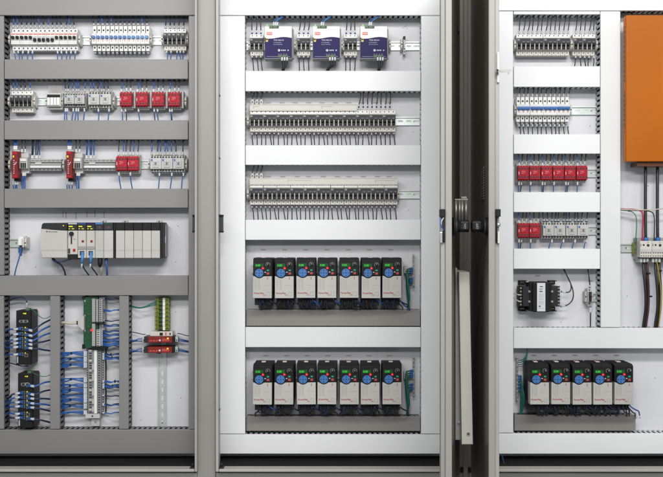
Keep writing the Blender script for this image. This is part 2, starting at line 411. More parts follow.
# ================================================================ wiring ducts
def duct(u0, u1, v0, v1, cm, fm, label, group, depth=.08, vert=False, base_d=0.0, walls='ab', cap=True):
    x0, x1, z0, z1 = X(u0, depth), X(u1, depth), Z(v1, depth), Z(v0, depth)
    cx, cz = (x0+x1)/2, (z0+z1)/2
    t = thing('wiring_duct', label, 'wiring duct', (cx, -base_d, cz), group)
    hw, hh = (x1-x0)/2-.0006, (z1-z0)/2-.0006; dp = depth-base_d
    mb = MB(1.0); mb.box(-hw, hw, -hh, hh, dp-.013, dp, cm, .0018); cv = mb.build('cover', t)
    a_ = .0009 if max(hw, hh) > .3 else .002
    cv.rotation_euler = (0 if not vert else 0, random.uniform(-a_, a_), 0); cv.location.y = -random.uniform(0, .0012)
    mb = MB(1.0); g = .0015
    mb.box(-hw+g, hw-g, -hh+g, hh-g, .0005, .003, fm)
    L, Hh = (hh, hw) if vert else (hw, hh)
    n = max(1, int(2*L/.0205)); p = 2*L/n
    for sgn in (-1, 1):
        if sgn < 0 and 'a' not in walls or sgn > 0 and 'b' not in walls: continue
        w0, w1 = sorted((sgn*(Hh-g), sgn*(Hh-g-.002)))
        for i in range(n):
            a = -L + i*p + p*.22; b = a + p*.54
            if vert: mb.box(w0, w1, a, b, .003, dp-.0125, fm)
            else: mb.box(a, b, w0, w1, .003, dp-.0125, fm)
        if vert: mb.box(w0, w1, -L+.001, L-.001, .003, .012, fm)
        else: mb.box(-L+.001, L-.001, w0, w1, .003, .012, fm)
    mb.build('slotted_trough', t)
    mb = MB(1.0)                                   # solid conductor fill, the duct's inner shade put into its colour
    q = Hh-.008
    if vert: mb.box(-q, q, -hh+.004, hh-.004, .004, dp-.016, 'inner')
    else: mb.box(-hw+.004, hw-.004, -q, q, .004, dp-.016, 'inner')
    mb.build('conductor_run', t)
    return t
G = 'grey slotted wiring ducts of the left bay'
LG = [(-60,195.6,-55,15.3,'grey duct at the very top of the left bay above white breakers',0,'b'),
      (4.2,188.2,59,79,'grey horizontal duct under the top breaker row of the left bay',0,'ab'),
      (4.2,188.2,120,139.6,'grey horizontal duct above the two narrow upright red relays',0,'ab'),
      (4.2,188.2,188.5,208,'grey horizontal duct directly above the modular controller',0,'ab'),
      (-60,188.2,275.5,295.6,'grey horizontal duct directly below the modular controller',0,'ab'),
      (-60,195.6,429.6,454,'grey horizontal duct along the bottom of the left bay',0,'ab'),
      (-30,4,15.6,275.2,'grey upright duct along the left photo edge, upper length',1,'ab'),
      (-30,4,295.9,429.3,'grey upright duct left of the two black network switches',1,'ab'),
      (188.5,206,15.6,429.3,'grey upright duct beside the cabinet post, right of modular controller',1,'ab'),
      (50,60,295.9,429.3,'grey upright duct between the network switches and the green circuit board',1,'ab'),
      (119,128.7,295.9,429.3,'grey upright duct right of the green circuit board',1,'ab')]
for u0,u1,v0,v1,lab,ve,wl in LG: duct(u0,u1,v0,v1,'gduct','gfing',lab,G,vert=bool(ve),walls=wl)
G = 'white slotted wiring ducts of the middle bay'
for u0,u1,v0,v1,lab,ve in [
    (206,446,-55,15.3,'white duct at the top of the middle bay above three power supplies',0),
    (245.4,420.8,70.6,91.2,'white horizontal duct just below the three purple power supplies',0),
    (245.4,420.8,145,165,'white horizontal duct between the two long breaker rows',0),
    (245.4,420.8,219.6,240,'white horizontal duct between lower long breaker row and upper drives',0),
    (245.4,420.8,327,347.4,'white horizontal duct between the two rows of seven drives',0),
    (206,446,434.4,454,'white horizontal duct along the bottom of the middle bay',0),
    (206,245.2,15.6,434.1,'wide white upright duct on the left side of the middle bay',1),
    (421,446,15.6,434.1,'wide white upright duct on the right side of the middle bay',1)]:
    duct(u0,u1,v0,v1,'wduct','wfing',lab,G,vert=bool(ve))
G = 'white slotted wiring ducts of the right bay'
for u0,u1,v0,v1,lab,ve in [
    (476,760,-55,10.6,'white duct at the top of the right bay above the orange box',0),
    (513.6,600.2,11,14.4,'thin white strip duct over the top breaker row of the right bay',0),
    (513.6,600.2,66,87,'white horizontal duct above the breakers with blue toggles',0),
    (513.6,600.2,134,153.8,'white horizontal duct between blue toggle breakers and six red relays',0),
    (513.6,600.2,192,212.3,'white horizontal duct below the row of six red relays',0),
    (513.6,600.2,248.6,269,'white horizontal duct above the black transformer',0),
    (513.6,760,327.8,348.6,'long white horizontal duct below the black transformer',0),
    (476,760,433.4,454,'white horizontal duct along the bottom of the right bay',0),
    (476,513.4,11,433.1,'white upright duct along the left side of the right bay',1),
    (600.5,620.6,11,327.5,'white upright duct between the relay rows and the orange box',1)]:
    duct(u0,u1,v0,v1,'wduct','wfing',lab,G,vert=bool(ve))
G = 'small warm grey ducts under the drives'
duct(246,420.4,309.4,326.2,'g2duct','g2duct','small grey duct under the upper row of seven drives',G,depth=.06)
duct(246,420.4,416.2,431.2,'g2duct','g2duct','small grey duct under the lower row of seven drives',G,depth=.06)
duct(514.2,635.8,414.8,431,'g2duct','g2duct','small grey duct under the row of five drives',G,depth=.06)

# ================================================================ mounting rails
def rail(u0, u1, vc, label, vert=False, g='metal mounting rails', L=None):
    d = .0085
    if not vert:
        x0, x1, zc = X(u0, d), X(u1, d), Z(vc, d); ln = x1-x0; loc = ((x0+x1)/2, 0, zc)
    else:
        z0, z1, xc = Z(u1, d), Z(u0, d), X(vc, d); ln = z1-z0; loc = (xc, 0, (z0+z1)/2)
    mb = MB(1.0); h = ln/2
    def bx(a0, a1, b0, b1, e0, e1, m='zinc'):
        if vert: mb.box(b0, b1, a0, a1, e0, e1, m)
        else: mb.box(a0, a1, b0, b1, e0, e1, m)
    for s in (-1, 1):
        bx(-h, h, *sorted((s*.0175, s*.0128)), .0078, .009); bx(-h, h, *sorted((s*.0136, s*.0126)), .0012, .0078)
        bx(-h, h, *sorted((s*.0126, s*.0034)), .0006, .0018)
    n = max(1, int(ln/.033)); p = ln/n
    for i in range(n):
        bx(-h+i*p, -h+i*p+p*.42, -.0034, .0034, .0006, .0018)
    o = mb.build('mounting_rail', None, loc)
    tag(o, label, 'mounting rail', g)
    for s in (-1, 1):                              # end screws
        mb = MB(); a = s*(h-.022)
        if vert: mb.cyl(0, a/.004, .0018, .0035, .9, 'screw', 12); mb.cyl(0, a/.004, .0035, .0038, .35, 'hole', 6)
        else: mb.cyl(a/.004, 0, .0018, .0035, .9, 'screw', 12); mb.cyl(a/.004, 0, .0035, .0038, .35, 'hole', 6)
        mb.build('rail_screw', o)
rail(8.5,187.5,40.5,'zinc rail behind the top breaker row of the left bay')
rail(8.5,187.5,101,'zinc rail behind the four square red relays of the left bay')
rail(8.5,187.5,164.5,'zinc rail behind the two narrow upright red relays')
rail(10.3,27,243,'short zinc rail stub left of the modular controller')
rail(297,428.5,162,'upright zinc rail below the green and yellow terminals', vert=True)
rail(297,428.5,97,'upright zinc rail under the green circuit board terminals', vert=True)
rail(246.5,419.5,45.8,'zinc rail behind the three purple power supplies')
rail(246.5,419.5,121,'zinc rail behind the upper long breaker row')
rail(246.5,419.5,194.3,'zinc rail behind the lower long breaker row')
rail(514.5,598.5,42.3,'zinc rail behind top breaker row of the right bay')
rail(514.5,597,110.5,'zinc rail behind the breakers with blue toggles')
rail(514.5,597,173,'zinc rail behind the row of six red relays')
rail(514.5,597,230.5,'zinc rail behind the two red and four white relays')
rail(584,596.8,297.5,'short zinc rail behind the small single breaker beside transformer')
rail(621,700,248,'zinc rail behind the large contactor below the orange box')
for v, w in ((269, 'upper row of seven drives'),): rail(252, 401.5, v, 'zinc rail behind the '+w)
rail(252,401.5,375,'zinc rail behind the lower row of seven drives')
rail(528,628,377,'zinc rail behind the row of five drives')
# ================================================================ breakers
PITCH = 4.43
protos = {}
def place(key, maker, u, v, label, cat, group, d=.066, name=None):
    loc = (X(u, d), 0, Z(v, d))
    if key in protos:
        o = dup(protos[key], loc, label, group); o.rotation_euler = (0, random.uniform(-.004, .004), random.uniform(-.01, .01)); return o
    t = thing(name or cat.replace(' ', '_'), label, cat, loc, group)
    maker(t); protos[key] = t; return t
def mcb(n, style, down=False):
    w = n*PITCH - .12
    xs = [(-n/2 + .5 + i)*PITCH for i in range(n)]
    def mk(t):
        mb = MB()
        if style in ('line', 'dark'):
            body = 'white' if style == 'line' else 'cream'
            prof = [(.009,-10.6),(.046,-10.6),(.046,-6.4),(.060,-5.6),(.066,-5.2),(.066,6.2),(.060,6.9),(.050,7.2),(.050,10.8),(.009,10.8)]
            mb.prism(prof, -w/2, w/2, body, .0007)
            for a in xs:
                mb.box(a-(1.75 if style == 'line' else 2.1), a+(1.75 if style == 'line' else 2.1), 7.4, 10.5, .0499, .0506, 'white', 0); mb.box(a-(1.75 if style == 'line' else 2.1), a+(1.75 if style == 'line' else 2.1), -10.2, -6.7, .0459, .0466, 'white' if style == 'line' else 'cream')
            if n > 1:
                for i in range(1, n): mb.box(xs[i]-PITCH/2-.12, xs[i]-PITCH/2+.12, -10.6, 10.8, .02, .0496, 'mgrey')
            mb.build('body', t)
            for a in xs:
                for z, e in ((9, .05), (-8.4, .046)):
                    mb = MB(); mb.cyl(a, z+(.3 if z > 0 else .5)*(style == 'dark'), e, e+.0011, .85 if style == 'line' else .62, 'hole', 10); mb.build('terminal_screw', t)
            if style == 'line':
                mb = MB(); mb.box(-w/2+.3, w/2-.3, 4.4, 5.5, .0655, .0664, 'rline'); mb.box(-w/2+.9, w/2-.9, -3.9, -3.3, .0655, .0664, 'pale'); mb.build('red_line', t)
            else:
                mb = MB(); mb.box(-w/2+.15, w/2-.15, .9, 6.0, .0655, .0685, 'slate', .001)
                mb.box(-w/2+.5, -w/2+2.6, 3.6, 5.2, .0683, .0691, 'lowink')
                for a in xs[1:]: mb.box(a-1.2, a+1.1, 2.2, 2.6, .0683, .0689, 'mgrey')
                mb.build('dark_front', t)
        elif style in ('blue', 'bluebar'):
            prof = [(.009,-9),(.030,-9),(.030,-6.2),(.064,-5.4),(.066,-5),(.066,5.2),(.062,6),(.030,6.4),(.030,13),(.009,13)]
            mb.prism(prof, -w/2, w/2, 'white', .0006)
            for a in xs:
                mb.box(a-1.75, a+1.75, 5.9, 13.4, .009, .052, 'white', .0007); mb.box(a-1.75, a+1.75, -11.6, -5.6, .009, .048, 'white', .0007)
                mb.box(a-1.1, a+1.1, -14.2, -11.5, .02, .042, 'mgrey', .0005)
            mb.build('body', t)
            for a in xs:
                for z, e in ((9.2, .052), (-8.2, .048)):
                    mb = MB(); mb.cyl(a, z, e, e+.0008, 1.0, 'hole', 10); mb.build('terminal_screw', t)
            mb = MB()
            for a in xs: mb.box(a-.5, a+.5, -2.6, -1.6, .0655, .0665, 'rline')
            mb.box(-w/2+.5, w/2-.5, 4.0, 4.4, .0655, .0664, 'pale'); mb.build('red_mark', t)
        # toggles
        if style == 'bluebar':
            mb = MB(); mb.box(-w/2+.3, w/2-.3, .6, 3.0, .066, .078, 'blue', .001)
            for a in xs: mb.box(a-1.1, a+1.1, -.6, .6, .064, .073, 'blue', .0008)
            mb.build('tie_bar', t)
        else:
            for a in xs:
                mb = MB()
                if style == 'line':
                    mb.box(a-1.75, a+1.75, -1.9, 2.9, .064, .0664, 'lgrey'); mb.box(a-1.25, a+1.25, *((-2.6, .5) if down else (.0, 2.7)), .0655, .079, 'black', .001)
                elif style == 'blue':
                    mb.box(a-1.4, a+1.4, -.2, 2.7, .0655, .078, 'lblue' if down else 'blue', .001)
                else:
                    mb.box(a-1.72, a+1.72, -5.1, .7, .0652, .0672, 'black'); mb.box(a-1.3, a+1.3, -1.6, .4, .067, .080, 'black', .001)
                    mb.box(a-1.2, a+1.2, -4.4, -2.2, .067, .0695, 'soft', .0006)
                mb.build('toggle', t)
    return mk
def clamp_mk(t):
    mb = MB(); mb.prism([(.004,-5.8),(.03,-5.8),(.045,-4),(.05,-2.4),(.05,2.4),(.045,4),(.03,5.8),(.004,5.8)], -.95, .95, 'cream', .0006); mb.build('body', t)
    mb = MB(); mb.cyl(0, 0, .05, .0508, .75, 'hole', 10); mb.build('clamp_screw', t)
CLG = 'small grey end clamps on the rails'
def clamp(u, v, label): place('clamp', clamp_mk, u, v, label, 'end clamp', CLG, .05)

# left bay, top row
G = 'white breakers with red line, top left row'
for i in range(15):
    dn = 5 <= i <= 9
    place(('line', dn), mcb(1, 'line', dn), 13.2+i*4.38, 39, f'{pick(i,15)} white breaker with red line, toggle {"down" if dn else "up"}, top left strip', 'breaker', G, name='circuit_breaker')
G = 'white breakers with blue toggle, top left row'
for i in range(13):
    lt = i >= 8
    place(('blue', lt), mcb(1, 'blue', lt), 93.8+i*4.43, 38.6, f'{pick(i,13)} white breaker with {"light" if lt else "dark"} blue toggle, top left bay', 'breaker', G, name='circuit_breaker')
G = 'dark faced breakers, left bay'
for i in range(5):
    place(('dark', 1), mcb(1, 'dark'), 165.6+i*4.43, 39, f'{pick(i,5)} of five dark faced breakers by the cabinet post, top left row', 'breaker', G, name='circuit_breaker')
for i in range(5):
    place(('dark', 1), mcb(1, 'dark'), 12.6+i*4.32, 101.2, f'{pick(i,5)} of five dark faced breakers beside the left upright duct, second row', 'breaker', G)
for u, v, l in ((9,39.2,'grey end clamp left of white breakers with red line'), (79.2,39.2,'grey end clamp right of white breakers with red line'),
                (90.2,38.8,'grey end clamp left of top left blue toggle breakers'), (150.4,38.6,'grey end clamp right of top left blue toggle breakers'),
                (162,39,'grey end clamp left of dark breakers near the cabinet post'), (187,39,'grey end clamp between dark breakers and right upright duct, top left'),
                (8.6,101,'grey end clamp left of dark breakers in second left row'), (34,101,'grey end clamp right of dark breakers in second left row'),
                (9,164.5,'grey end clamp left of first narrow upright red relay'), (28.4,164.5,'grey end clamp at left end of first terminal strip'),
                (63.2,164.5,'grey end clamp left of second narrow upright red relay'), (82,164.5,'grey end clamp at left end of second terminal strip'),
                (46.4,101,'grey end clamp left of white five slot fuse block'), (62,101,'grey end clamp right of white five slot fuse block'),
                (113.6,101,'grey end clamp right of large white contactors, second left row'), (148.7,164,'grey end clamp left of three white contactors, third left row'),
                (185.9,164,'grey end clamp right of three white contactors, third left row'), (185.4,101,'grey end clamp right of four square red relays'),
                (249,44.6,'grey end clamp left of first dark breaker, middle top row'), (295,44.6,'grey end clamp right of the first purple power supply'),
                (342.2,44.6,'grey end clamp right of the second purple power supply'), (390,44.2,'grey end clamp right of the last purple power supply'),
                (247.8,120.6,'grey end clamp at left end of upper long breaker row'), (394.4,120.6,'grey end clamp at right end of upper long breaker row'),
                (247.8,194,'grey end clamp at left end of lower long breaker row'), (398.6,194,'grey end clamp at right end of lower long breaker row'),
                (515.2,44.3,'grey end clamp left of top right breakers'), (571.8,44.3,'grey end clamp between twelve pole and five pole groups, top right'),
                (597.2,44.3,'grey end clamp right of top right breakers'), (515.3,109.6,'grey end clamp left of blue bar breakers, right bay'),
                (571,109.6,'grey end clamp right of blue bar breakers, right bay'), ):
    clamp(u, v, l)
# middle bay
G = 'three pole dark breakers between power supplies'
for i, u in enumerate((256.5, 303.6, 350.6)):
    place(('dark', 3), mcb(3, 'dark'), u, 44.2, f'three pole dark breaker just left of the {ORD[i]} purple power supply', 'breaker', G, name='circuit_breaker')
for rw, (v, g) in enumerate(((120.6, 'upper'), (194, 'lower'))):
    for i in range(11):
        place(('dark', 3), mcb(3, 'dark'), 256.4+i*13.28+(.2*i if rw else 0), v, f'{pick(i,11)} three pole breaker in the {g} long row of the middle bay', 'breaker', f'three pole breakers, {g} long row')
# right bay
G = 'dark breakers of the top right row'
for i in range(4):
    place(('dark', 3), mcb(3, 'dark'), 523.6+i*13.35, 44.2, f'{pick(i,4)} of four three pole dark breakers, top row of right bay', 'breaker', G)
place(('dark', 2), mcb(2, 'dark'), 578, 44.2, 'two pole dark breaker in the short group, top row of right bay', 'breaker', G, name='circuit_breaker')
place(('dark', 3), mcb(3, 'dark'), 589.2, 44.2, 'three pole dark breaker in the short group, top row of right bay', 'breaker', G)
for i in range(4):
    place(('bluebar', 3), mcb(3, 'bluebar'), 523.4+i*13.4, 109.8, f'{pick(i,4)} white breaker with joined blue toggle bar, right bay', 'breaker', 'white breakers with blue toggle bars', name='circuit_breaker')
# single small breaker beside the transformer
def single(t):
    mb = MB(); mb.box(-2.0, 2.0, -8, 8, .009, .05, 'lgrey', .001); mb.box(-4.2, 4.2, -5.2, 5.2, .009, .045, 'lgrey', .001); mb.box(-2.2,2.2,-5.4,5.4,.045,.062,'cream',.001)
    mb.box(-1.2,1.2,-9.6,-7.8,.02,.045,'lgrey',.0005); mb.build('body', t)
    mb = MB(); mb.box(-1.5,1.5,-5,5.2,.0618,.066,'soft',.001); mb.box(-1.1,1.1,.6,3.4,.066,.074,'slate',.001); mb.build('toggle', t)
    for x, z in ((0,6.8),(0,-6.8),(-3.3,0),(3.3,0)): mb = MB(); mb.cyl(x, z, .045, .0512 if x == 0 else .046, .75, 'hole', 10); mb.build('terminal_screw', t)
place('single', single, 590.4, 297, 'small single breaker with dark toggle right of the black transformer', 'breaker', None, name='circuit_breaker')
# busbar covers and feed lugs
for v, u1, g in ((107.6, 357, 'upper'), (181.5, 397.6, 'lower')):
    t = thing('busbar_cover', f'long white comb busbar cover on top of the {g} long breaker row', 'busbar', (X(249.8,.055), 0, Z(v,.055)), 'busbar covers')
    L = (X(u1,.055)-X(249.8,.055))/.004
    mb = MB(); mb.prism([(.032,-3.4),(.0575,-3.4),(.0575,2.2),(.05,3.6),(.032,3.6)], 0, L, 'cream', .0008); mb.build('cover_strip', t)
    mb = MB()
    for a, b in (((3.5,10),(72,83)) if g == 'upper' else ((38,63),(126,146))):
        mb.box(a, b, .9, 1.2, .0574, .0581, 'lowink'); mb.box(a, a+.5, -.9, 1.0, .0574, .0581, 'lowink')
    mb.box(0, L, -2.6, -2.35, .0574, .0580, 'lgrey'); mb.build('embossed_marks', t)
    for i in range(3):
        t = thing('feed_lug', f'{("left","middle","right")[i]} round grey feed lug above the {g} long breaker row', 'terminal', (X(252.4+i*4.4,.05), 0, Z(v-6,.05)), 'feed lugs')
        mb = MB(); mb.cyl(0,0,.02,.05,1.7,'lgrey',16); mb.box(-1.6,1.6,-3.6,-.2,.02,.049,'lgrey',.0005); mb.box(-1.2,1.2,.2,2.8,.02,.042,'lgrey',.0005); mb.build('body', t)
        mb = MB(); mb.cyl(0,-.4,.05,.0508,.7,'hole',10); mb.build('terminal_screw', t)

# ================================================================ contactors and relays
def contactor(w, h, front, base, dk, mark):
    """w, h in px; red ones have a red shroud on a grey base"""
    def mk(t):
        mb = MB(); hw, hh = w/2-.15, h/2
        mb.box(-hw, hw, -hh, hh, .009, .045, base, .001)
        mb.box(-hw+.2, hw-.2, -hh+1.2, hh-1.2, .045, .058, front if mark != 'red' else base, .001)
        mb.build('base', t)
        mb = MB()
        if mark == 'red':
            mb.box(-hw+.1, hw-.1, -6.4, 6.4, .05, .078, 'red', .0012)
            for i in range(4):
                a = -hw+(i+.5)*2*hw/4; mb.box(a-.95, a+.95, 6.0, 7.6, .05, .07, 'red', .0006); mb.box(a-.95, a+.95, -7.4, -6.0, .05, .07, 'red', .0006)
            mb.box(-2.8, 2.8, -2.3, 2.8, .0778, .0797, 'red', .0008)
        else:
            mb.box(-hw+.1, hw-.1, -hh*.58, hh*.58, .058, .074, front, .0015)
            mb.box(-hw*.52, hw*.55, -hh*.42, hh*.34, .074, .0775, front, .001)
        fr = mb.build('front', t)
        n = 4; df = .0782 if mark == 'red' else .0582
        for i in range(n):
            a = -hw + (i+.5)*2*hw/n
            for z in ((4.3, -4.3) if mark == 'red' else (hh-2.5, -hh+2.5)):
                mb = MB(); mb.box(a-.8, a+.8, z-.85, z+.85, df-.003, df+.0005, 'hole')
                if mark == 'red': z2 = (hh-2.2 if z > 0 else -hh+2.2); mb.box(a-.6, a+.6, z2-.5, z2+.5, .055, .0586, 'hole')
                else: z2 = (hh-.5 if z > 0 else -hh+.5); mb.box(a-.6, a+.6, z2-.35, z2+.35, .04, .0456, 'hole')
                mb.build('terminal_screw', t)
        mb = MB()
        if mark == 'red':
            for i, (a, b) in enumerate(((-2.2,1.6),(-1.4,2.1),(-2.2,.2))): mb.box(a, b, 1.5-i*1.1, 2.0-i*1.1, .0796, .0803, 'pinkink')
            for a in (-hw+1.0,): mb.box(a-.3, a+.3, -1.6, 1.2, .0778, .0788, 'pale')
            mb.box(hw-1.6, hw-.8, .2, 1.0, .0778, .0788, 'hole')
            mb.build('marking', t)
        else:
            mb.box(-hw+.9, -hw+2.6, hh*.26, hh*.48, .0738, .0748, 'blue'); mb.build('blue_mark', t)
            mb = MB()
            for q in (-1, 1):
                mb.plan([(q*.35, -.9), (q*1.9, -2.2), (q*2.2, -1.6), (q*1.1, .1), (q*2.2, 1.5), (q*1.8, 2.0), (q*.35, .9)], .0772, .0781, 'mgrey')
            mb.box(-.25, .25, -1.9, 1.7, .0772, .0785, 'soft'); mb.build('indicator', t)
        if dk:
            mb = MB(); mb.box(hw+.1, hw+2.6, -hh+1.2, hh-.2, .009, .052, 'lgrey', .001); mb.box(hw+.4, hw+1.0, -hh+2, hh-1, .052, .0525, 'hole'); mb.build('side_block', t)
    return mk
CW = 'white contactors'
for i, u in enumerate((69.4, 79.8)):
    place('cw_s', contactor(10.4, 15.5, 'lgrey', 'lgrey', 0, 'w'), u, 99.5, f'{("left","right")[i]} small white contactor with blue mark, second row of left bay', 'contactor', CW, .07)
for i, u in enumerate((93.9, 105.5)):
    place('cw_l', contactor(11.6, 18.5, 'lgrey', 'lgrey', 0, 'w'), u, 99.3, f'{("left","right")[i]} larger white contactor with blue mark, second row of left bay', 'contactor', CW, .07)
RG = 'square red safety relays'
for i, u in enumerate((126, 142.2, 158.2, 174.2)):
    place('cr_b', contactor(12.4, 18.6, 'red', 'lgrey', 1, 'red'), u, 99.4, f'{pick(i,4)} of four square red relays in second row of left bay', 'safety relay', RG, .07)
for i, u in enumerate((121.8, 133.2)):
    place('cr', contactor(11.4, 19, 'red', 'lgrey', 0, 'red'), u, 163.6, f'{("left","right")[i]} of two square red relays, third row of left bay', 'safety relay', RG, .07)
for i, u in enumerate((155.8, 167.2, 178.6)):
    place('cw_l', None, u, 163.6, f'{("left","middle","right")[i]} of three white contactors in third row of left bay', 'contactor', CW, .07)
for i in range(6):
    place('cr', None, 523+i*11.7, 173, f'{pick(i,6)} of six square red relays in the right bay', 'safety relay', RG, .07)
for i in range(2):
    place('cr', None, 523+i*11.7, 230.5, f'{("left","right")[i]} of two square red relays above the black transformer', 'safety relay', RG, .07)
for i in range(4):
    place('cw_l', None, 548.2+i*11.6, 230.4, f'{pick(i,4)} of four white contactors above the black transformer', 'contactor', CW, .07)
# five slot fuse block
def fuse(t):
    mb = MB(); mb.box(-7.6, 7.6, -9, 7.6, .009, .042, 'lgrey', .001); mb.box(-7, 7, -6.6, 6.8, .042, .06, 'cream', .001); mb.build('base', t)
    mb = MB(); mb.box(-6.4, 6.4, 2.6, 5.2, .058, .066, 'black', .001); mb.build('dark_strip', t)
    for i in range(4):
        mb = MB(); mb.box(-6.3+i*3.2, -3.5+i*3.2, -5.6, 2.3, .055, .067, 'white', .0012); mb.build('fuse_holder', t)
    for i in range(10): mb = MB(); mb.tube([(-.0255+i*.0056, -.036, .03), (-.0255+i*.0056, -.036, .062)], .0011, 'tape', 6); mb.build('bare_pin', t)
place('fuse', fuse, 53.4, 99.6, 'white fuse block with dark strip, right of the dark breakers', 'fuse block', None, .066)
# narrow upright red relays with grey companion module
def upright(t):
    mb = MB(); mb.box(-3.1, 2.6, -13.6, 13.4, .009, .10, 'dred', .0015); mb.box(-2.6, 2.2, 10.5, 12.7, .10, .102, 'red', .0005); mb.box(-2.6, 2.2, -12.8, -10.8, .10, .102, 'red', .0005); mb.build('housing', t)
    mb = MB(); mb.box(-3.0, 2.5, -16, -13.7, .02, .075, 'black', .001); mb.box(-3.0, 2.5, 13.5, 15, .02, .075, 'lgrey', .001); mb.build('terminal_block', t)
    mb = MB(); mb.box(-2.1, -.9, 7.2, 9.0, .0998, .1015, 'ledy'); mb.build('indicator_light', t)
    mb = MB()
    for i in range(7): mb.box(-1.5+.2*(i%2), -.7, -9+i*2.1, -8+i*2.1, .0998, .1006, 'pale')
    mb.plan([(-.4,-.6),(1.6,2.2),(1.3,2.9),(-.6,.2)], .0998, .1006, 'pale'); mb.build('marking', t)
for i, u in enumerate((15.0, 69.2)):
    place('upright', upright, u, 164.6, f'narrow upright dark red relay, {("leftmost, beside the left upright duct","second, between the two terminal strips")[i]}', 'safety relay', 'narrow upright red relays', .10, name='upright_relay')
def companion(t):
    mb = MB(); mb.prism([(.009,-9),(.05,-9),(.05,-6),(.075,-4.5),(.075,5.5),(.055,7),(.055,11),(.009,11)], -4.3, 3.6, 'lgrey', .001); mb.build('housing', t)
    mb = MB(); mb.prism([(.075,2.2),(.080,2.6),(.080,5.0),(.075,5.4)], -3.2, 2.8, 'white', .0005); mb.build('marker_plate', t)
    mb = MB()
    for i in range(3): mb.box(-2.9+i*2, -1.6+i*2, -4, 1, .0745, .0795, 'soft', .0006)
    mb.build('toggle', t)
    mb = MB(); mb.box(-5.4, -4.2, -11.5, -8.6, .03, .07, 'dred', .0006); mb.box(-5.4, -4.2, 9.5, 12, .03, .07, 'dred', .0006); mb.build('red_tab', t)
for i, u in enumerate((23.6, 77.6)):
    place('companion', companion, u, 163.8, f'grey module with three dark toggles beside the {("first","second")[i]} narrow upright red relay', 'relay module', 'grey modules beside the upright relays', .075, name='relay_module')
# terminal strips
def strip(L):
    def mk(t):
        mb = MB(); mb.box(0, L, -1.2, 1.6, .009, .045, 'mgrey', .001); mb.build('terminal_row', t)
        n = int(L/1.35)
        for i in range(n):
            a = i*L/n; mb = MB(); mb.box(a+.05, a+L/n-.05, -5.8, 5.8, .009, .03, 'mgrey')
            mb.box(a+.12, a+L/n-.12, 2.6, 5.8, .03, .040, 'lgrey'); mb.box(a+.12, a+L/n-.12, -6.2, -3.6, .03, .040, 'mgrey')
            mb.box(a+.35, a+L/n-.35, 3.4, 4.6, .039, .0404, 'hole' if i % 3 else 'mgrey')
            mb.box(a+.35, a+L/n-.35, -5.6, -4.4, .039, .0404, 'hole' if (i+1) % 3 else 'mgrey'); mb.build('terminal', t)
        mb = MB(); mb.box(.2, L-.2, -3.4, -1.3, .03, .048, 'white', .0006); mb.build('marker_strip', t)
        mb = MB(); mb.box(5.5, 11.8, .3, 2.1, .045, .049, 'cream', .0005); mb.build('label_holder', t)
    return mk
place('strip1', strip(31.5), 30, 164.5, 'grey terminal strip between the two narrow upright red relays', 'terminal strip', 'grey terminal strips', .045)
place('strip2', strip(32), 83.8, 164.5, 'grey terminal strip right of the second narrow upright red relay', 'terminal strip', 'grey terminal strips', .045)
# network jack on rail stub
def jack(t):
    mb = MB(); mb.box(-2.6, 2.4, -5.2, 5.6, .009, .045, 'white', .0015); mb.box(-2.2, 1.6, -3.2, 3.8, .045, .058, 'white', .0015); mb.box(2.5, 3.6, -4, 6, .009, .035, 'lgrey', .001); mb.build('housing', t)
    mb = MB(); mb.box(-1.7, 1.2, -5.4, -3.3, .03, .05, 'hole'); mb.build('socket', t)
place('jack', jack, 20.8, 242.2, 'white network jack on the short rail stub left of the controller', 'network jack', None, .05, name='network_jack')
place('jack_clamp', clamp_mk, 26, 243, 'grey end clamp right of the white network jack', 'end clamp', CLG, .04, name='end_clamp')

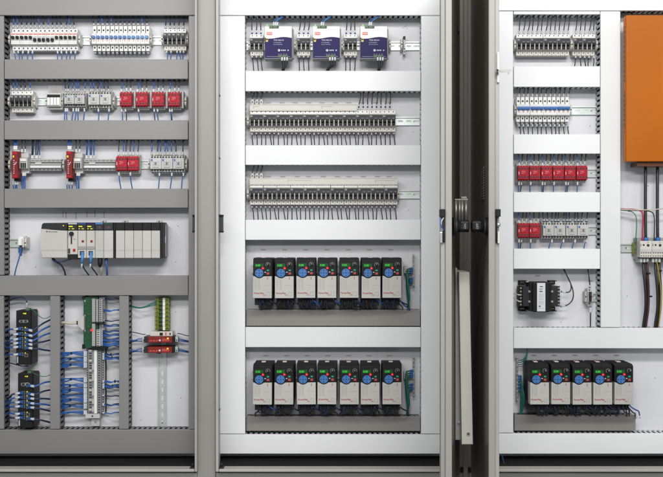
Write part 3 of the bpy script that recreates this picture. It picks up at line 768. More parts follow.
# ================================================================ power supplies
def psu(t):
    mb = MB(); mb.box(-13.6, 13.6, -16.2, 16.2, .05, .11, 'mgrey', .0012); mb.box(-11, 11, -12, 12, .009, .049, 'soft'); mb.box(13.6, 14.9, -14.6, 14.8, .052, .085, 'mgrey', .001); mb.build('case', t)
    mb = MB(); mb.box(-13.4, 13.4, -16, 16, .1095, .112, 'white', .001); mb.build('front_plate', t)
    poly = [(-13.35,-15.7),(13.35,-15.7),(13.35,4.4)] + [(13.35-26.7*i/12, 4.4+.9*math.sin(i/12*2*math.pi*.9)+.25*i/12) for i in range(1,12)] + [(-13.35,4.9)]
    mb = MB(); mb.plan(poly, .1118, .1127, 'purple'); lb = mb.build('purple_label', t)
    mb = MB(); mb.box(-11.4, -6.0, 7.3, 10.2, .1118, .1126, 'rline', 0); lg = mb.build('logo', t)
    text_obj('MW', 2.6, 'white', t, -10.9, 7.8, .1124, name='logo_lettering')
    text_obj('TDR-960-24', 2.0, 'pale', t, -4.8, 1.5, .1127, bold=.02)
    text_obj('AC IN 380-480V', 1.15, 'pale', t, -4.8, -.6, .1127); text_obj('DC OUT 24V 40A', 1.15, 'pale', t, -4.8, -2.5, .1127)
    mb = MB()
    for i, a in enumerate((.8, 3, 4.6, 6.2, 9.2)):
        if i == 0: mb.cyl(a, -7.9, .1125, .1133, 1.2, 'pale', 14)
        else: mb.box(a, a+1.1, -8.5, -7.3, .1125, .1133, 'pale')
    for a in (0, 2.4, 5.2, 7.6): mb.box(a, a+.9, -12.0, -11.6, .1125, .1133, 'pale')
    mb.box(-11.6, 11.6, -14.2, -14.0, .1125, .1131, 'pale'); mb.build('symbols', t)
    mb = MB(); mb.plan([(-12.4,.6),(-10.2,.6),(-10.2,3.8),(-11.3,4.3),(-12.4,3.8)], .1124, .1132, 'yellow'); mb.box(-12.2,-10.5,2.2,3.6,.113,.1137,'soft'); mb.build('warning_sticker', t)
    mb = MB(); mb.box(-9, .6, 14, 16.6, .108, .117, 'gterm', .001)
    for i in range(4): mb.box(-8.4+i*2.3, -6.9+i*2.3, 14.6, 15.8, .1165, .1175, 'hole' if i % 2 else 'ygd')
    mb.build('terminal_block', t)
    mb = MB(); mb.box(-.2, 9.6, -15.2, -12.7, .108, .117, 'gterm', .001)
    for i in range(4): mb.box(.4+i*2.35, 1.9+i*2.35, -14.7, -13.4, .1165, .1175, 'hole' if i % 2 else 'ygd')
    mb.build('terminal_block', t)
    mb = MB(); mb.box(-11.8, -9.9, 15.5, 18, .09, .112, 'lgreen', .001); mb.build('green_plug', t)
    mb = MB()
    for i in range(14): mb.box(-12+i*1.8, -11+i*1.8, 16.15, 16.32, .03, .1, 'soft')
    mb.build('vent', t)
for i, u in enumerate((278.3, 326.2, 374.0)):
    place('psu', psu, u, 42.3, f'{("left","middle","right")[i]} purple faced power supply, top of middle bay', 'power supply', 'purple faced power supplies', .112)
def lone(t):
    mb = MB(); mb.box(-1.1, 1.1, -9.5, 9, .009, .042, 'lgrey', .0008); mb.box(-.9, .9, -4, 4, .042, .05, 'lgrey', .0008); mb.box(-1.1, 1.1, 5.5, 8.5, .03, .047, 'soft', .0006); mb.build('housing', t)
    mb = MB(); mb.cyl(0, -7, .042, .0428, .7, 'hole', 8); mb.build('terminal_screw', t)
place('lone', lone, 404.4, 44.6, 'thin grey terminal standing alone on rail right of the power supplies', 'terminal', None, .045, name='rail_terminal')
place('clamp2', clamp_mk, 401.6, 44.4, 'grey end clamp touching the thin lone terminal, middle top row', 'end clamp', CLG, .045, name='end_clamp')

# ================================================================ drives
DD = .165
kd = S(DD)
def drive(t):
    mb = MB(kd); mb.box(-9.3, 10.3, -17.5, 20, .02, .135, 'black', .002); mb.box(-8.8, 8.8, -28, -17, .01, .11, 'soft', .002)
    for i in range(9): mb.box(-8+i*2, -7.2+i*2, 20, 20.35, .03, .12, 'soft')
    mb.build('housing', t)
    mb = MB(kd); mb.prism([(.12,2.0),(DD-.003,2.0),(DD,3.0),(DD,18.2),(DD-.012,20),(.12,20.4)], -9.4, 9.4, 'black', .001)
    mb.box(-5.6, 3.4, 18.4, 19.0, DD-.006, DD-.0055, 'soft'); mb.build('control_panel', t)
    # pale lower cover with a round dip for the keypad
    poly = [(-9.4,-19.8),(9.4,-19.8),(9.4,2.1)] + [(-3.2+5.6*math.sin(a), 5.3-5.6*math.cos(a)) for a in [math.radians(q) for q in range(54,-55,-12)]] + [(-9.4,2.1)]
    mb = MB(kd); mb.plan(poly, .125, DD+.003, 'plcw', .0012); cv = mb.build('lower_cover', t)
    mb = MB(kd); mb.box(-7.7, .9, 11.2, 14.8, DD-.001, DD+.0006, 'lcd'); mb.build('display', t)
    text_obj('0.00', 2.7, 'ledg', t, -6.9, 12.1, DD+.0006, k=kd, name='display_digits', bold=.08)
    mb = MB(kd); mb.cyl(-3.2, 5.3, DD-.001, DD+.0042, 5.0, 'black', 28); mb.build('keypad_ring', t)
    mb = MB(kd); mb.cyl(-3.2, 5.3, DD+.003, DD+.0062, 4.3, 'dial', 28, 4.0)
    for a in range(4):
        c, s_ = math.cos(a*math.pi/2), math.sin(a*math.pi/2); mb.box(-3.2+c*2.7-.65, -3.2+c*2.7+.65, 5.3+s_*2.7-.65, 5.3+s_*2.7+.65, DD+.006, DD+.007, 'dialp', .0004)
    mb.box(-4.0, -2.4, 4.6, 6.0, DD+.006, DD+.0068, 'dialp', .0004); mb.build('keypad', t)
    mb = MB(kd); mb.cyl(5.4, 13.8, DD-.001, DD+.001, 2.3, 'soft', 20)
    for q in range(26, 150, 9):
        a = math.radians(q*2-60); mb.box(5.4+2.0*math.cos(a)-.16, 5.4+2.0*math.cos(a)+.16, 13.8+2.0*math.sin(a)-.16, 13.8+2.0*math.sin(a)+.16, DD+.0008, DD+.0016, 'lgrey')
    mb.cyl(5.4, 13.8, DD, DD+.012, 1.35, 'black', 16, 1.15); mb.box(5.2, 5.6, 13.8, 15.0, DD+.012, DD+.0125, 'pale'); mb.build('speed_knob', t)
    mb = MB(kd); mb.cyl(.4, 10.0, DD-.001, DD+.0022, .7, 'ledr', 14); mb.cyl(.4, 10.0, DD-.001, DD+.0012, 1.15, 'ledhalo', 16); mb.build('status_light', t)
    mb = MB(kd); mb.box(4.4, 6.6, 7.2, 8.7, DD-.001, DD+.0025, 'btng', .0006); mb.build('green_button', t)
    mb = MB(kd); mb.box(4.2, 6.9, 3.7, 5.9, DD-.001, DD+.0025, 'btnr', .0006); mb.build('red_button', t)
    mb = MB(kd); mb.box(2.0, 3.4, 5.7, 6.5, DD-.001, DD+.0012, 'pale'); mb.build('marking', t)
    mb = MB(kd)
    for x in (-7.6, -6.2, -4.2, -3.0): mb.box(x, x+.22, -11.5, -2.2+(x == -4.2)*.8, DD+.0028, DD+.0034, 'lowink')
    for x in (-5.6, 1.0, 2.6): mb.box(x, x+.18, -11.5, -4.4, DD+.0028, DD+.0034, 'lgrey')
    for i in range(5): mb.box(1.2+i*1.4, 2.0+i*1.4, -7.0, -6.7, DD+.0028, DD+.0034, 'lowink')
    for i in range(4): mb.box(-8+i*1.6, -7.2+i*1.6, -1.6, -1.2, DD+.0028, DD+.0034, 'lowink')
    mb.box(4.9, 5.5, -1.4, 1.2, DD+.0028, DD+.0034, 'redink')
    for a, b in ((4.2,4.45),(7.3,7.55)): mb.box(a, b, -17.6, -13.8, DD+.0028, DD+.0034, 'lowink')
    for a, b in ((-17.6,-17.35),(-14.05,-13.8)): mb.box(4.45, 7.3, a, b, DD+.0028, DD+.0034, 'lowink')
    mb.box(5.2, 6.4, -16.4, -15, DD+.0028, DD+.0034, 'lgrey'); mb.build('cover_marks', t)
    text_obj('PowerFlex', 2.35, 'redink', t, -8.6, -15.6, DD+.003, k=kd, shear=.25, bold=.03)
    text_obj('525', 1.6, 'redink', t, .9, -17.3, DD+.003, k=kd)
    mb = MB(kd); mb.box(-2.2, 1.8, 20.3, 20.9, .07, .10, 'white', .0005); mb.box(-.6, .6, 20.85, 21.3, .075, .085, 'rline', .0003); mb.build('top_sticker', t)
US = [262.7+i*21.57 for i in range(7)]
for rw, (v, g) in enumerate(((278.2, 'upper'), (384.6, 'lower'))):
    for i, u in enumerate(US):
        place('drive', drive, u, v, f'{pick(i,7)} drive of the {g} row of seven, blue keypad and green display', 'motor drive', f'motor drives, {g} row of seven', DD).rotation_euler = (random.uniform(-.004,.004), random.uniform(-.007,.007), random.uniform(-.012,.012))
for i in range(5):
    place('drive', None, 539.6+i*21.0, 384.6, f'{pick(i,5)} drive in the row of five below the transformer', 'motor drive', 'motor drives, row of five', DD).rotation_euler = (random.uniform(-.004,.004), random.uniform(-.007,.007), random.uniform(-.012,.012))
# ================================================================ modular controller (left bay)
PD = .13; kp = S(PD)
t = thing('modular_controller', 'long rack controller with black top edge and cream modules, left bay', 'controller', (X(104,PD), 0, Z(240,PD)))
def q(u): return u-104
def w_(v): return 240-v
mb = MB(kp); mb.box(q(44), q(161.5), w_(257), w_(224), .009, .05, 'soft', .001)
for u in (96.5, 119, 154): mb.box(q(u)-2.5, q(u)+2.5, w_(222.5), w_(219.4), .004, .012, 'lgrey', .0005); mb.cyl(q(u), w_(221), .012, .0135, .7, 'hole', 10)
mb.build('rack_chassis', t)
mb = MB(kp); mb.plan([(q(41.8),w_(258)),(q(40.6),w_(249)),(q(40.5),w_(238)),(q(41),w_(229)),(q(67.2),w_(230.6)),(q(67.2),w_(258))], .02, PD, 'plcw', .004)
for i in range(9): mb.box(q(43), q(66.6), w_(236+i*1.9), w_(236.25+i*1.9), PD-.0005, PD+.0004, 'lgrey')
mb.box(q(41.5), q(67), w_(250.2), w_(250.5), PD-.0005, PD+.0006, 'mgrey')
psm = mb.build('power_module', t); 
mb = MB(kp); mb.plan([(q(41),w_(228.8)),(q(41.8),w_(224.4)),(q(43.4),w_(222.9)),(q(67.2),w_(222.7)),(q(67.2),w_(230.4)),(q(62),w_(230.2)),(q(56),w_(229.4))], .02, PD+.001, 'soft', .003); mb.build('dark_cap', psm)
mb = MB(kp); mb.box(q(62.9), q(64), w_(226), w_(225.2), PD, PD+.0018, 'ledy'); mb.build('indicator_light', psm)
text_obj('Allen-Bradley', 1.7, 'ink', t, q(48.3), w_(232.2), PD+.0004, k=kp)
mb = MB(kp); mb.cyl(q(46.9), w_(231.5), PD-.0002, PD+.0008, .8, 'ink', 14); mb.build('logo', t)
def module(u0, u1, top, kind):
    mb = MB(kp); a, b = q(u0)+.12, q(u1)-.12
    mb.box(a, b, w_(258), w_(230.4), .03, PD-.006, 'plcw', .0015)
    if kind in ('slats', 'blank'):
        for i in range(12): mb.box(a+.4, b-.4, w_(233.5+i*2), w_(233.8+i*2), PD-.0065, PD-.0055, 'lgrey')
        mb.box(a+.1, b-.1, w_(250.3), w_(250.5), PD-.0065, PD-.0053, 'mgrey')
    if kind == 'comm':
        mb.box(a, b, w_(249.6), w_(247.2), PD-.0065, PD-.004, 'mgrey'); mb.box(a+.4, b-.4, w_(246.6), w_(231), PD-.0065, PD-.003, 'plcw', .001)
        mb.box(a+2, b-2, w_(255.5), w_(251), PD-.0065, PD-.0055, 'hole')
    if kind == 'cpu':
        mb.box(a, b, w_(259.4), w_(254.2), .05, PD-.003, 'black', .001); mb.box(a+.4, a+2.2, w_(253.4), w_(248.6), PD-.0065, PD-.004, 'hole')
    m_ = mb.build('module', t)
    mb = MB(kp); mb.box(a, b, w_(230.3), w_(222.4), .03, PD-.003, 'soft' if kind != 'blank' else 'black', .0012); mb.build('dark_head', m_)
    if top:
        mb = MB(kp); mb.box(a+.3, b-.3, w_(224.2), w_(222.9), PD-.0035, PD-.0022, top); mb.build('colour_strip', m_)
    if kind in ('comm', 'cpu'):
        mb = MB(kp); mb.box(a+1.0, a+4.8, w_(226.9), w_(225.9), PD-.0035, PD-.0022, 'ledy')
        mb.box(a+1.0, a+2.2, w_(229.1), w_(228.4), PD-.0035, PD-.0022, 'ledy'); mb.box(a+4, a+6.2, w_(229.1), w_(228.4), PD-.0035, PD-.0022, 'ledy'); mb.build('display', m_)
    if kind == 'comm':
        mb = MB(kp); mb.box((a+b)/2-.1, (a+b)/2+2.1, w_(242.4), w_(240.2), PD-.004, PD-.001, 'dred', .0004); mb.cyl((a+b)/2+1, w_(241.3), PD-.001, PD+.0005, .7, 'red', 12); mb.build('red_button', m_)
    if kind == 'cpu':
        mb = MB(kp); mb.cyl(a+3.7, w_(233.8), PD-.007, PD+.004, 2.2, 'black', 20); mb.box(a+3.2, a+4.2, w_(235.6), w_(232), PD+.004, PD+.008, 'soft', .0006); mb.build('key_switch', m_)
        mb = MB(kp); mb.box(a+2.9, a+4.1, w_(244), w_(236.8), PD-.0065, PD-.003, 'black', .0006); mb.box(a+5.4, a+7.4, w_(239.4), w_(238.9), PD-.0065, PD-.0052, 'ink'); mb.build('slot', m_)
        mb = MB(kp); mb.box(a+5, a+7.4, w_(251.6), w_(248.8), PD-.0065, PD-.003, 'red', .0006); mb.build('red_button', m_)
    if kind == 'slats':
        mb = MB(kp); mb.box(a+1.6, b-1.6, w_(229), w_(225.6), PD-.0035, PD-.002, 'slate'); mb.cyl((a+b)/2+.4, w_(227.2), PD-.002, PD-.0015, .5, 'redink', 8); mb.build('display', m_)
for a in ((67.5,77.2,'lgrey','cpu'),(77.3,86,'dialp','comm'),(86.1,94.7,'purple','comm'),(94.8,103.2,'lblue','slats'),(103.3,112.9,'pcb','slats'),
          (115.5,124.3,None,'blank'),(124.4,133.2,None,'blank'),(133.3,142.1,None,'blank'),(142.2,150.9,None,'blank'),(151,159.8,None,'blank')): module(*a)
mb = MB(kp); mb.box(q(113.1), q(115.3), w_(258.4), w_(222.4), .03, PD-.008, 'black', .001); mb.build('end_bar', t)
mb = MB(kp); mb.box(q(160), q(162.8), w_(258.4), w_(222.3), .03, PD-.004, 'black', .001); mb.box(q(162.9), q(163.9), w_(257), w_(224), .03, PD-.05, 'mgrey', .001); mb.build('end_cap', t)
mb = MB(kp); mb.box(q(163), q(163.8), w_(243), w_(236), PD-.0502, PD-.0492, 'pale'); mb.build('label', t)
# controller leads
for i, u in enumerate((82.6, 91.2)):
    w = wire([(u, 252, .128), (u-.3, 258, .13), (u-.6+i*-.8, 264, .12), (u+2.4, 270, .09), (u+6, 275, .06), (u+7, 278, .05)], 'wnavy', f'network lead with blue plug in the {("left","right")[i]} communication module', 'leads below the controller', .0028, None)
    mb = MB(); mb.tube([Vector((0,0,0)), Vector((-.001,-.001,-.03)), Vector((-.003,.0,-.045))], .006, 'lblue', 8, (1,.9,.6)); mb.build('plug', w)
    mb = MB(); mb.tube([Vector((-.003,0,-.046)), Vector((-.0045,.004,-.064))], .0034, 'sleevetop'); mb.build('sleeve', w)
w = wire([(100.8, 258, .1), (100.8, 263, .11), (101.4, 270, .1), (101.2, 276, .06), (101, 279, .05)], 'wcream', 'beige lead with black plug below the blue striped module', 'leads below the controller', .004, None)
mb = MB(); mb.tube([Vector((0,-.01,.006)), Vector((0,-.012,-.022)), Vector((0,-.012,-.036))], .009, 'black', 8, (1.1,1,.6)); mb.build('plug', w)
wire([(106.3, 258, .1), (106.3, 264, .11), (107, 271, .1), (107, 278, .05)], 'wblue', 'blue lead below the green striped controller module', 'leads below the controller', .004, ('wnavy',), 3)
wire([(52.5, 257.5, .07), (53, 260, .1), (57, 262.5, .11), (61, 265, .1), (64, 270, .08), (65.4, 275, .06), (65.6, 278, .05)], 'wnavy', 'dark blue lead hanging from the controller power module', 'leads below the controller', .0034, None)
wire([(53.5, 258, .07), (57, 261.6, .115), (63, 261.4, .115), (68, 259.8, .115), (72, 258.6, .11)], 'wnavy', 'dark lead looping under the controller to its processor module', 'leads below the controller', .0026, None)
wire([(20.6, 248, .05), (20.3, 253, .06), (18.6, 260, .06), (16.2, 268, .055), (14.4, 276, .045), (14.2, 279, .045)], 'wblue', 'blue network lead plugged into the white jack', 'leads below the controller', .0026, None)
mb = MB(); mb.box(-1.7,1.7,-4.6,.4,-.008,.010,'plug',.0015); mb.box(-1.1,1.1,-8,-4.6,-.004,.006,'plug',.001); p_ = mb.build('plug', bpy.data.objects[[o.name for o in col.objects if o.get('label') == 'blue network lead plugged into the white jack'][0]])

# ================================================================ network switches
def netswitch(L, ports, R):
    def mk(t):
        mb = MB(); mb.box(-7.3, 7.3, -27, 27, .01, .10, 'black', .0015)
        mb.box(7.35, 7.9, -26.5, 26, .012, .09, 'soft'); mb.build('housing', t)
        mb = MB(); mb.box(1.6, 5.2, 26.6, 28.8, .06, .092, 'gterm', .0006); mb.build('power_plug', t)
        mb = MB(); mb.box(-.2, .9, 23.6, 24.5, .0995, .101, 'ledy'); mb.box(1.3, 2.7, 23.4, 24.6, .0995, .101, 'ledy'); mb.build('indicator_light', t)
        mb = MB(); mb.plan([(-3.5,15),(4,15),(5,16.3),(4,17.6),(-3.5,17.6),(-4.5,16.3)], .0995, .1008, 'mgrey'); mb.box(-3.2,-.4,15.3,17.3,.1006,.1014,'hole'); mb.box(.8,3.6,15.3,17.3,.1006,.1014,'hole'); mb.build('fibre_port', t)
        for z in ports:
            mb = MB(); mb.box(-3.6, -.2, z-1.6, z+1.6, .0995, .1012, 'mgrey'); mb.box(-3.3, -.5, z-1.3, z+1.3, .101, .1018, 'hole'); mb.box(1.2, 4.6, z-2.6, z+.6, .0995, .1012, 'mgrey'); mb.box(1.5, 4.3, z-2.3, z+.3, .101, .1018, 'hole')
            mb.box(1.4, 2.5, z+.9, z+1.7, .0995, .1012, 'ledy'); mb.build('port', t)
        mb = MB(); mb.box(-6.5, -5.2, -25, -18.4, .0995, .1006, 'pale')
        for i in range(6): mb.box(-6.3, -5.4, -24.4+i, -24+i, .1005, .101, 'ink')
        mb.build('label', t)
    return mk
PL1 = [328.8, 334, 339, 342.9, 346.8, 354.2]
sw1 = place('sw1', netswitch(0, [337.7-v for v in PL1], 0), 23.4, 337.7, 'upper black network switch with green plug and blue leads', 'network switch', 'black network switches', .10, name='network_switch')
PL2 = [384.6, 393, 397.2, 402, 406.2, 413.5, 417.6]
sw2 = place('sw2', netswitch(0, [400.6-v for v in PL2], 0), 25.2, 400.6, 'lower black network switch near the bottom left duct', 'network switch', 'black network switches', .10, name='network_switch')
def lead(u, v, side, vo, lab, g, i, uend):
    s = -1 if side == 'L' else 1
    w = wire([(u+s*3.4, v, .106), (u+s*6.5, v+.6, .108), (u+s*9+s*abs(uend-u)*.15, lerp(v, vo, .35), .1), ((u+s*6.5+uend)/2+s*2, lerp(v, vo, .7)+random.uniform(-.6,.6), .085), (uend, vo, .055), (uend+s*3, vo+.4, .045)],
         random.choice(['wblue','wblue','wnavy']) if s < 0 else random.choice(['wnavy','wblue']), lab, g, .0036, ('sleevetop',), 3.2)
    mb = MB(); mb.box(-s*3.8, s*2.2, -1.3, 1.3, -.012, .004, 'plug', .0012); mb.build('plug', w)
G = 'blue network leads on the switches'
for nm, PL, cu, vo in (('upper', PL1, 23.4, 0), ('lower', PL2, 25.2, 0)):
    for i, v in enumerate(PL):
        if not (nm == 'lower' and i == 0):
            lead(cu-2.2, v, 'L', v + [1.5, 5, 4, 2, 1, 0, 1][i], f'{nth(i)} from top blue network lead on left side of the {nm} switch', G, i, 8.5)
        if nm == 'lower' and i == 5: continue
        if nm == 'upper' and i == 5: continue
        lead(cu+2.6, v+1.2, 'R', v + ([-9, -8, -6, -3, 4] if nm == 'upper' else [-3, -3, 2, 3.5, 5, 0, 5])[i], f'{nth(i)} from top blue network lead on right side of the {nm} switch', G, i, 50.5)
wire([(26.8,307.5,.08),(26.7,301.5,.09),(23,297.6,.085),(15,298.2,.07),(9,301,.05),(6,302,.045)], 'wnavy', 'dark blue supply lead arching over the upper network switch', G, .0026, ('sleevetop',), 4)
wire([(29.5,308.5,.08),(34,311,.09),(39,316,.08),(45,318.6,.06),(52,315,.045)], 'wteal', 'thin teal earth wire right of the upper network switch', G, .0014, None)
wire([(30.4,371,.08),(34,373.4,.09),(40,376,.08),(46,376.4,.06),(52,374,.045)], 'wteal', 'thin teal earth wire right of the lower network switch', G, .0014, None)
wire([(28,366,.08),(22,366,.1),(12,363.5,.07),(6,362,.045)], 'wnavy', 'dark blue supply lead between the two network switches', G, .0026, None)
mb = MB()

# ================================================================ green circuit board with terminals
def rel(u0, u1, v0, v1, uc, vc): return (u0-uc, u1-uc, vc-v1, vc-v0)
t = thing('interface_board', 'green circuit board with red light and grey wire clamps', 'circuit board', (X(93,.06), 0, Z(322,.06)))
R_ = lambda *a: rel(*a, 93, 322)
mb = MB(); mb.box(*R_(83.4,98,296.8,348), .03, .06, 'pcb', .0008)
for i in range(9): mb.box(*R_(84.6,85.4,300+i*5,301.6+i*5), .0595, .0612, 'pale' if i % 3 == 0 else 'soft')
for i in range(7): mb.box(*R_(87.5,90,301+i*6.2,303+i*6.2), .0595, .063, 'ygd', .0005)
mb.build('circuit_board', t)
mb = MB()
for v0, v1 in ((296.2, 299), (344.5, 349)):
    mb.box(*R_(82.2,85,v0,v1), .009, .064, 'black', .001)
mb.box(*R_(92,106,346,349.4), .009, .066, 'black', .001); mb.box(*R_(93,105,322.2,323), .05, .076, 'black'); mb.box(*R_(98.2,104,296.5,346), .009, .045, 'mgrey', .001); mb.build('carrier', t)
for u0, u1, v0, v1 in ((92.8,95.8,298.5,321.8),(96.6,98.8,299,321.8),(99.8,103.2,298.5,321.8),(92.8,95.8,323.4,346),(97.2,101.2,329.5,346)):
    mb = MB(); n = int((v1-v0)/1.8)
    mb.box(*R_(u0,u1,v0,v1), .05, .074, 'tgrey' if u0 != 97.2 else 'lgrey', .0008)
    for i in range(n):
        b = v0+(i+.5)*(v1-v0)/n; mb.box(*R_(u0+.5,u1-.9,b-.4,b+.4), .0735, .0746, 'hole' if u0 > 95 else 'mgrey')
    mb.build('wire_clamp_row', t)
mb = MB(); x_, z_ = 92.4-93, 322-330; mb.cyl(x_, z_, .06, .079, .8, 'ledr', 12); mb.cyl(x_, z_, .06, .077, 1.25, 'ledhalo', 14); mb.build('red_light', t)
mb = MB(); mb.plan([(85.2-93,322-315.4),(85.2-93,322-329.8),(83.2-93,322-329.6),(79-93,322-325),(79-93,322-320.6),(83.2-93,322-316)], .06, .082, 'plcw', .0015); mb.build('plug_hood', t)
w = wire([(79.2,322.8,.071),(76,323,.072),(71,323.4,.07),(65,322.6,.06),(60,322.8,.045)], 'wcream', 'thick cream cable plugged into the green circuit board', None, .0055, ('black',), 2.2)
# terminals below the board
t = thing('terminal_strip', 'tall grey terminal strip below the green circuit board', 'terminal strip', (X(95,.05), 0, Z(382,.05)), 'grey terminal strips')
R2 = lambda *a: rel(*a, 95, 382)
n = 26
for i in range(n):
    v0 = 349.6 + i*2.47; v1 = v0 + 2.25; mb = MB(); mb.box(*R2(85.4,104.4,v0+.06,v1-.06), .0095, .03, 'mgrey')
    mb.box(*R2(85.4,88.2,v0,v1), .009, .036, 'mgrey', 0); mb.box(*R2(88.3,92.2,v0,v1), .009, .048, 'mgrey'); mb.box(*R2(97.4,100.6,v0,v1), .009, .048, 'mgrey'); mb.box(*R2(100.7,104.4,v0,v1), .009, .036, 'mgrey')
    mb.box(*R2(88.9,91.6,v0+.5,v1-.5), .0475, .0486, 'hole' if i % 4 else 'lgrey'); mb.box(*R2(98,100,v0+.5,v1-.5), .0475, .0486, 'hole')
    mb.box(*R2(86,87.2,v0+.6,v1-.6), .0355, .0366, 'hole'); mb.box(*R2(101.6,103.2,v0+.6,v1-.6), .0355, .0366, 'hole'); mb.build('terminal', t)
mb = MB(); mb.box(*R2(94.2,97,349.8,413.8), .009, .052, 'white', .0008); mb.build('marker_strip', t)
mb = MB()
for v0, v1 in ((364,370),(374,381),(388,396),(399,404),(407,412)): mb.box(*R2(92.4,93.9,v0,v1), .009, .053, 'tape', .0005)
mb.box(*R2(92.4,93.9,349.8,413.8), .009, .046, 'mgrey'); mb.build('label_holder', t)
mb = MB(); mb.box(*R2(85.2,99.8,414.3,418.6), .009, .05, 'lgrey', .001); mb.cyl(92.4-95, 382-416.4, .05, .051, .9, 'hole', 10); mb.build('end_clamp', t)
mb = MB(); mb.box(*R2(90,98.4,418.8,427.6), .002, .03, 'lgrey', .001); mb.cyl(94.4-95, 382-423.4, .03, .031, 1.2, 'screw', 10); mb.build('rail_foot', t)
G = 'blue wires beside the tall terminal strip'
vl = [353.5, 359.3, 365, 379.6, 386, 390.6, 396, 400, 406, 413]; cnt = 0
for v in vl:
    for j in range(4 if v not in (413, 386, 396) else 3):
        cnt += 1; dz = (j-1.3)*1.25
        wire([(86.6, v+dz, .04), (83.5, v+dz, .052), (78, v+dz*.7+random.uniform(-1,.2), .06), (72, v-.6+dz*.35, .06), (66.5, v+dz*.8+random.uniform(-.4,.8), .052), (60, v+dz*1.1+.6, .045)], 'wblue' if j else random.choice(['wblue','wnavy']),
             f'{nth(cnt-1)} blue wire from top, left of tall terminal strip', G, .0023, ('sleeve',), 3.0)
    mb = MB(.004); 
vr = [(298.8,1,103),(310.3,2,102),(320.6,1,103),(325.4,2,102),(331.3,2,101.2),(334.8,3,101.2),(340,4,101.2),(344.8,4,101.2),(354.5,2,103),(357.8,3,103),(381.5,2,103),(386.3,4,103),(395.6,1,103),(404.7,2,103),(413,1,103)]; cnt = 0
for v, n_, u in vr:
    for j in range(n_):
        cnt += 1; dz = (j-(n_-1)/2)*1.25
        wire([(u, v+dz, .045), (u+3, v+dz, .056), (u+8, v+dz*.6+.8, .064), (u+12, v+dz*.6+random.uniform(-.8,.4), .06), (119.5, v+dz+random.uniform(-.6,.6), .05), (122, v+dz, .045)], 'wblue' if j % 3 else random.choice(['wblue','wnavy']),
             f'{nth(cnt-1)} blue wire from top, right of circuit board and tall strip', G+', right side', .0023, ('sleeve',) if j % 2 == 0 else ('sleevetop',), 2.2)
G = 'black cable ties round blue wires'
for i, (v, u) in enumerate([(353.6,71.5),(359,70.5),(365,70.5),(379.4,71),(386,70),(390.4,70),(400,70.4),(406,70),(354.8,111),(358,112),(381.6,115),(386,112.6)]):
    mb = MB(); mb.tube([Vector((-.0025,0,0)), Vector((.0025,0,0))], .0058, 'black', 8); o = mb.build('cable_tie', None, W(u, v-.2, .061))
    tag(o, f'black cable tie, {nth(i if i < 8 else i-8)} from top on the {"left" if i < 8 else "right"} side of the tall strip', 'cable tie', G)

# green and yellow earth terminals, red barriers
G = 'green and yellow earth terminals'
def earth(t):
    mb = MB(); mb.box(-7, -3.2, -1.9, 1.9, .009, .05, 'yg', .0008); mb.box(-3.2, .6, -1.9, 1.9, .009, .042, 'ygd', .0006); mb.box(3, 7, -1.9, 1.9, .009, .05, 'yg', .0008)
    mb.box(-7, -.2, -1.1, -.1, .0495, .0507, 'ygd'); mb.box(3.4, 6.6, -1.1, .3, .0495, .0507, 'ygd'); mb.build('housing', t)
    mb = MB(); mb.box(.6, 3, -1.9, 1.9, .009, .048, 'white', 0); mb.build('marker_strip', t)
    mb = MB(); mb.cyl(-5, .9, .0495, .0505, .55, 'hole', 8); mb.build('terminal_screw', t); mb = MB(); mb.cyl(5, .9, .0495, .0505, .55, 'hole', 8); mb.build('terminal_screw', t)
for i in range(8): place('earth', earth, 162, 300+i*4.05, f'{pick(i,8).replace("leftmost","topmost").replace("rightmost","lowest").replace("left","top")} green and yellow earth terminal above the red barriers', 'earth terminal', G, .05)
t = thing('end_clamp', 'wide grey end clamp between earth terminals and red barriers', 'end clamp', (X(161,.06),0,Z(334,.06)), None)
mb = MB(); mb.box(-11, 11.4, -2.2, 2.3, .009, .055, 'cream', .001); mb.build('body', t)
mb = MB(); mb.box(-1.5,1.6,-1.6,1.2,.054,.0565,'black'); mb.box(4,5.4,-1.4,1.6,.054,.0562,'rline'); mb.box(8.2,9.6,-1,1,.054,.0562,'soft'); mb.build('clamp_screw', t)
def barrier(t):
    mb = MB(); mb.box(-13.6, 13.6, -2.9, 2.9, .009, .085, 'dred', .0012); mb.build('housing', t)
    mb = MB(); mb.box(-14.6, -10.6, -3, 3, .02, .0865, 'soft', .001); mb.build('end_block', t)
    mb = MB(); mb.box(12.6, 15, -3.2, 3.2, .02, .08, 'black', .001); mb.build('end_block', t)
    mb = MB(); mb.box(-2,2,-3.9,-2.95,.02,.08,'black'); mb.build('latch', t)
    mb = MB(); mb.box(8.6, 10, .8, 2.0, .0848, .0866, 'ledy'); mb.build('indicator_light', t)
    mb = MB()
    for i in range(6): mb.box(-9.5+i*1.5, -8.5+i*1.5, -1.5, -.9+.8*(i % 2), .0848, .0856, 'rline')
    mb.cyl(1.2, -.5, .0848, .0856, 1.0, 'pale', 12)
    for i in range(4): mb.box(4+i*1.8, 5+i*1.8, -1.4, 1.2, .0848, .0856, 'rline')
    mb.build('marking', t)
    for s, x in ((-1, -16), (1, 17)):
        mb = MB(); mb.box(x-1.4, x+1.4, -2.6, 2.6, .03, .06, 'sleevetop', .001); mb.box(x-.5,x+.5,-1.8,-.4,.06,.061,'hole'); mb.build('wire_connector', t)
for i, v in enumerate((339.8, 350)):
    place('barrier', barrier, 158.6, v, f'{("upper","lower")[i]} of two flat dark red signal barriers on the upright rail', 'signal barrier', 'flat dark red barriers', .085, name='signal_barrier')
G = 'blue wires at the red barriers'
k_ = 0
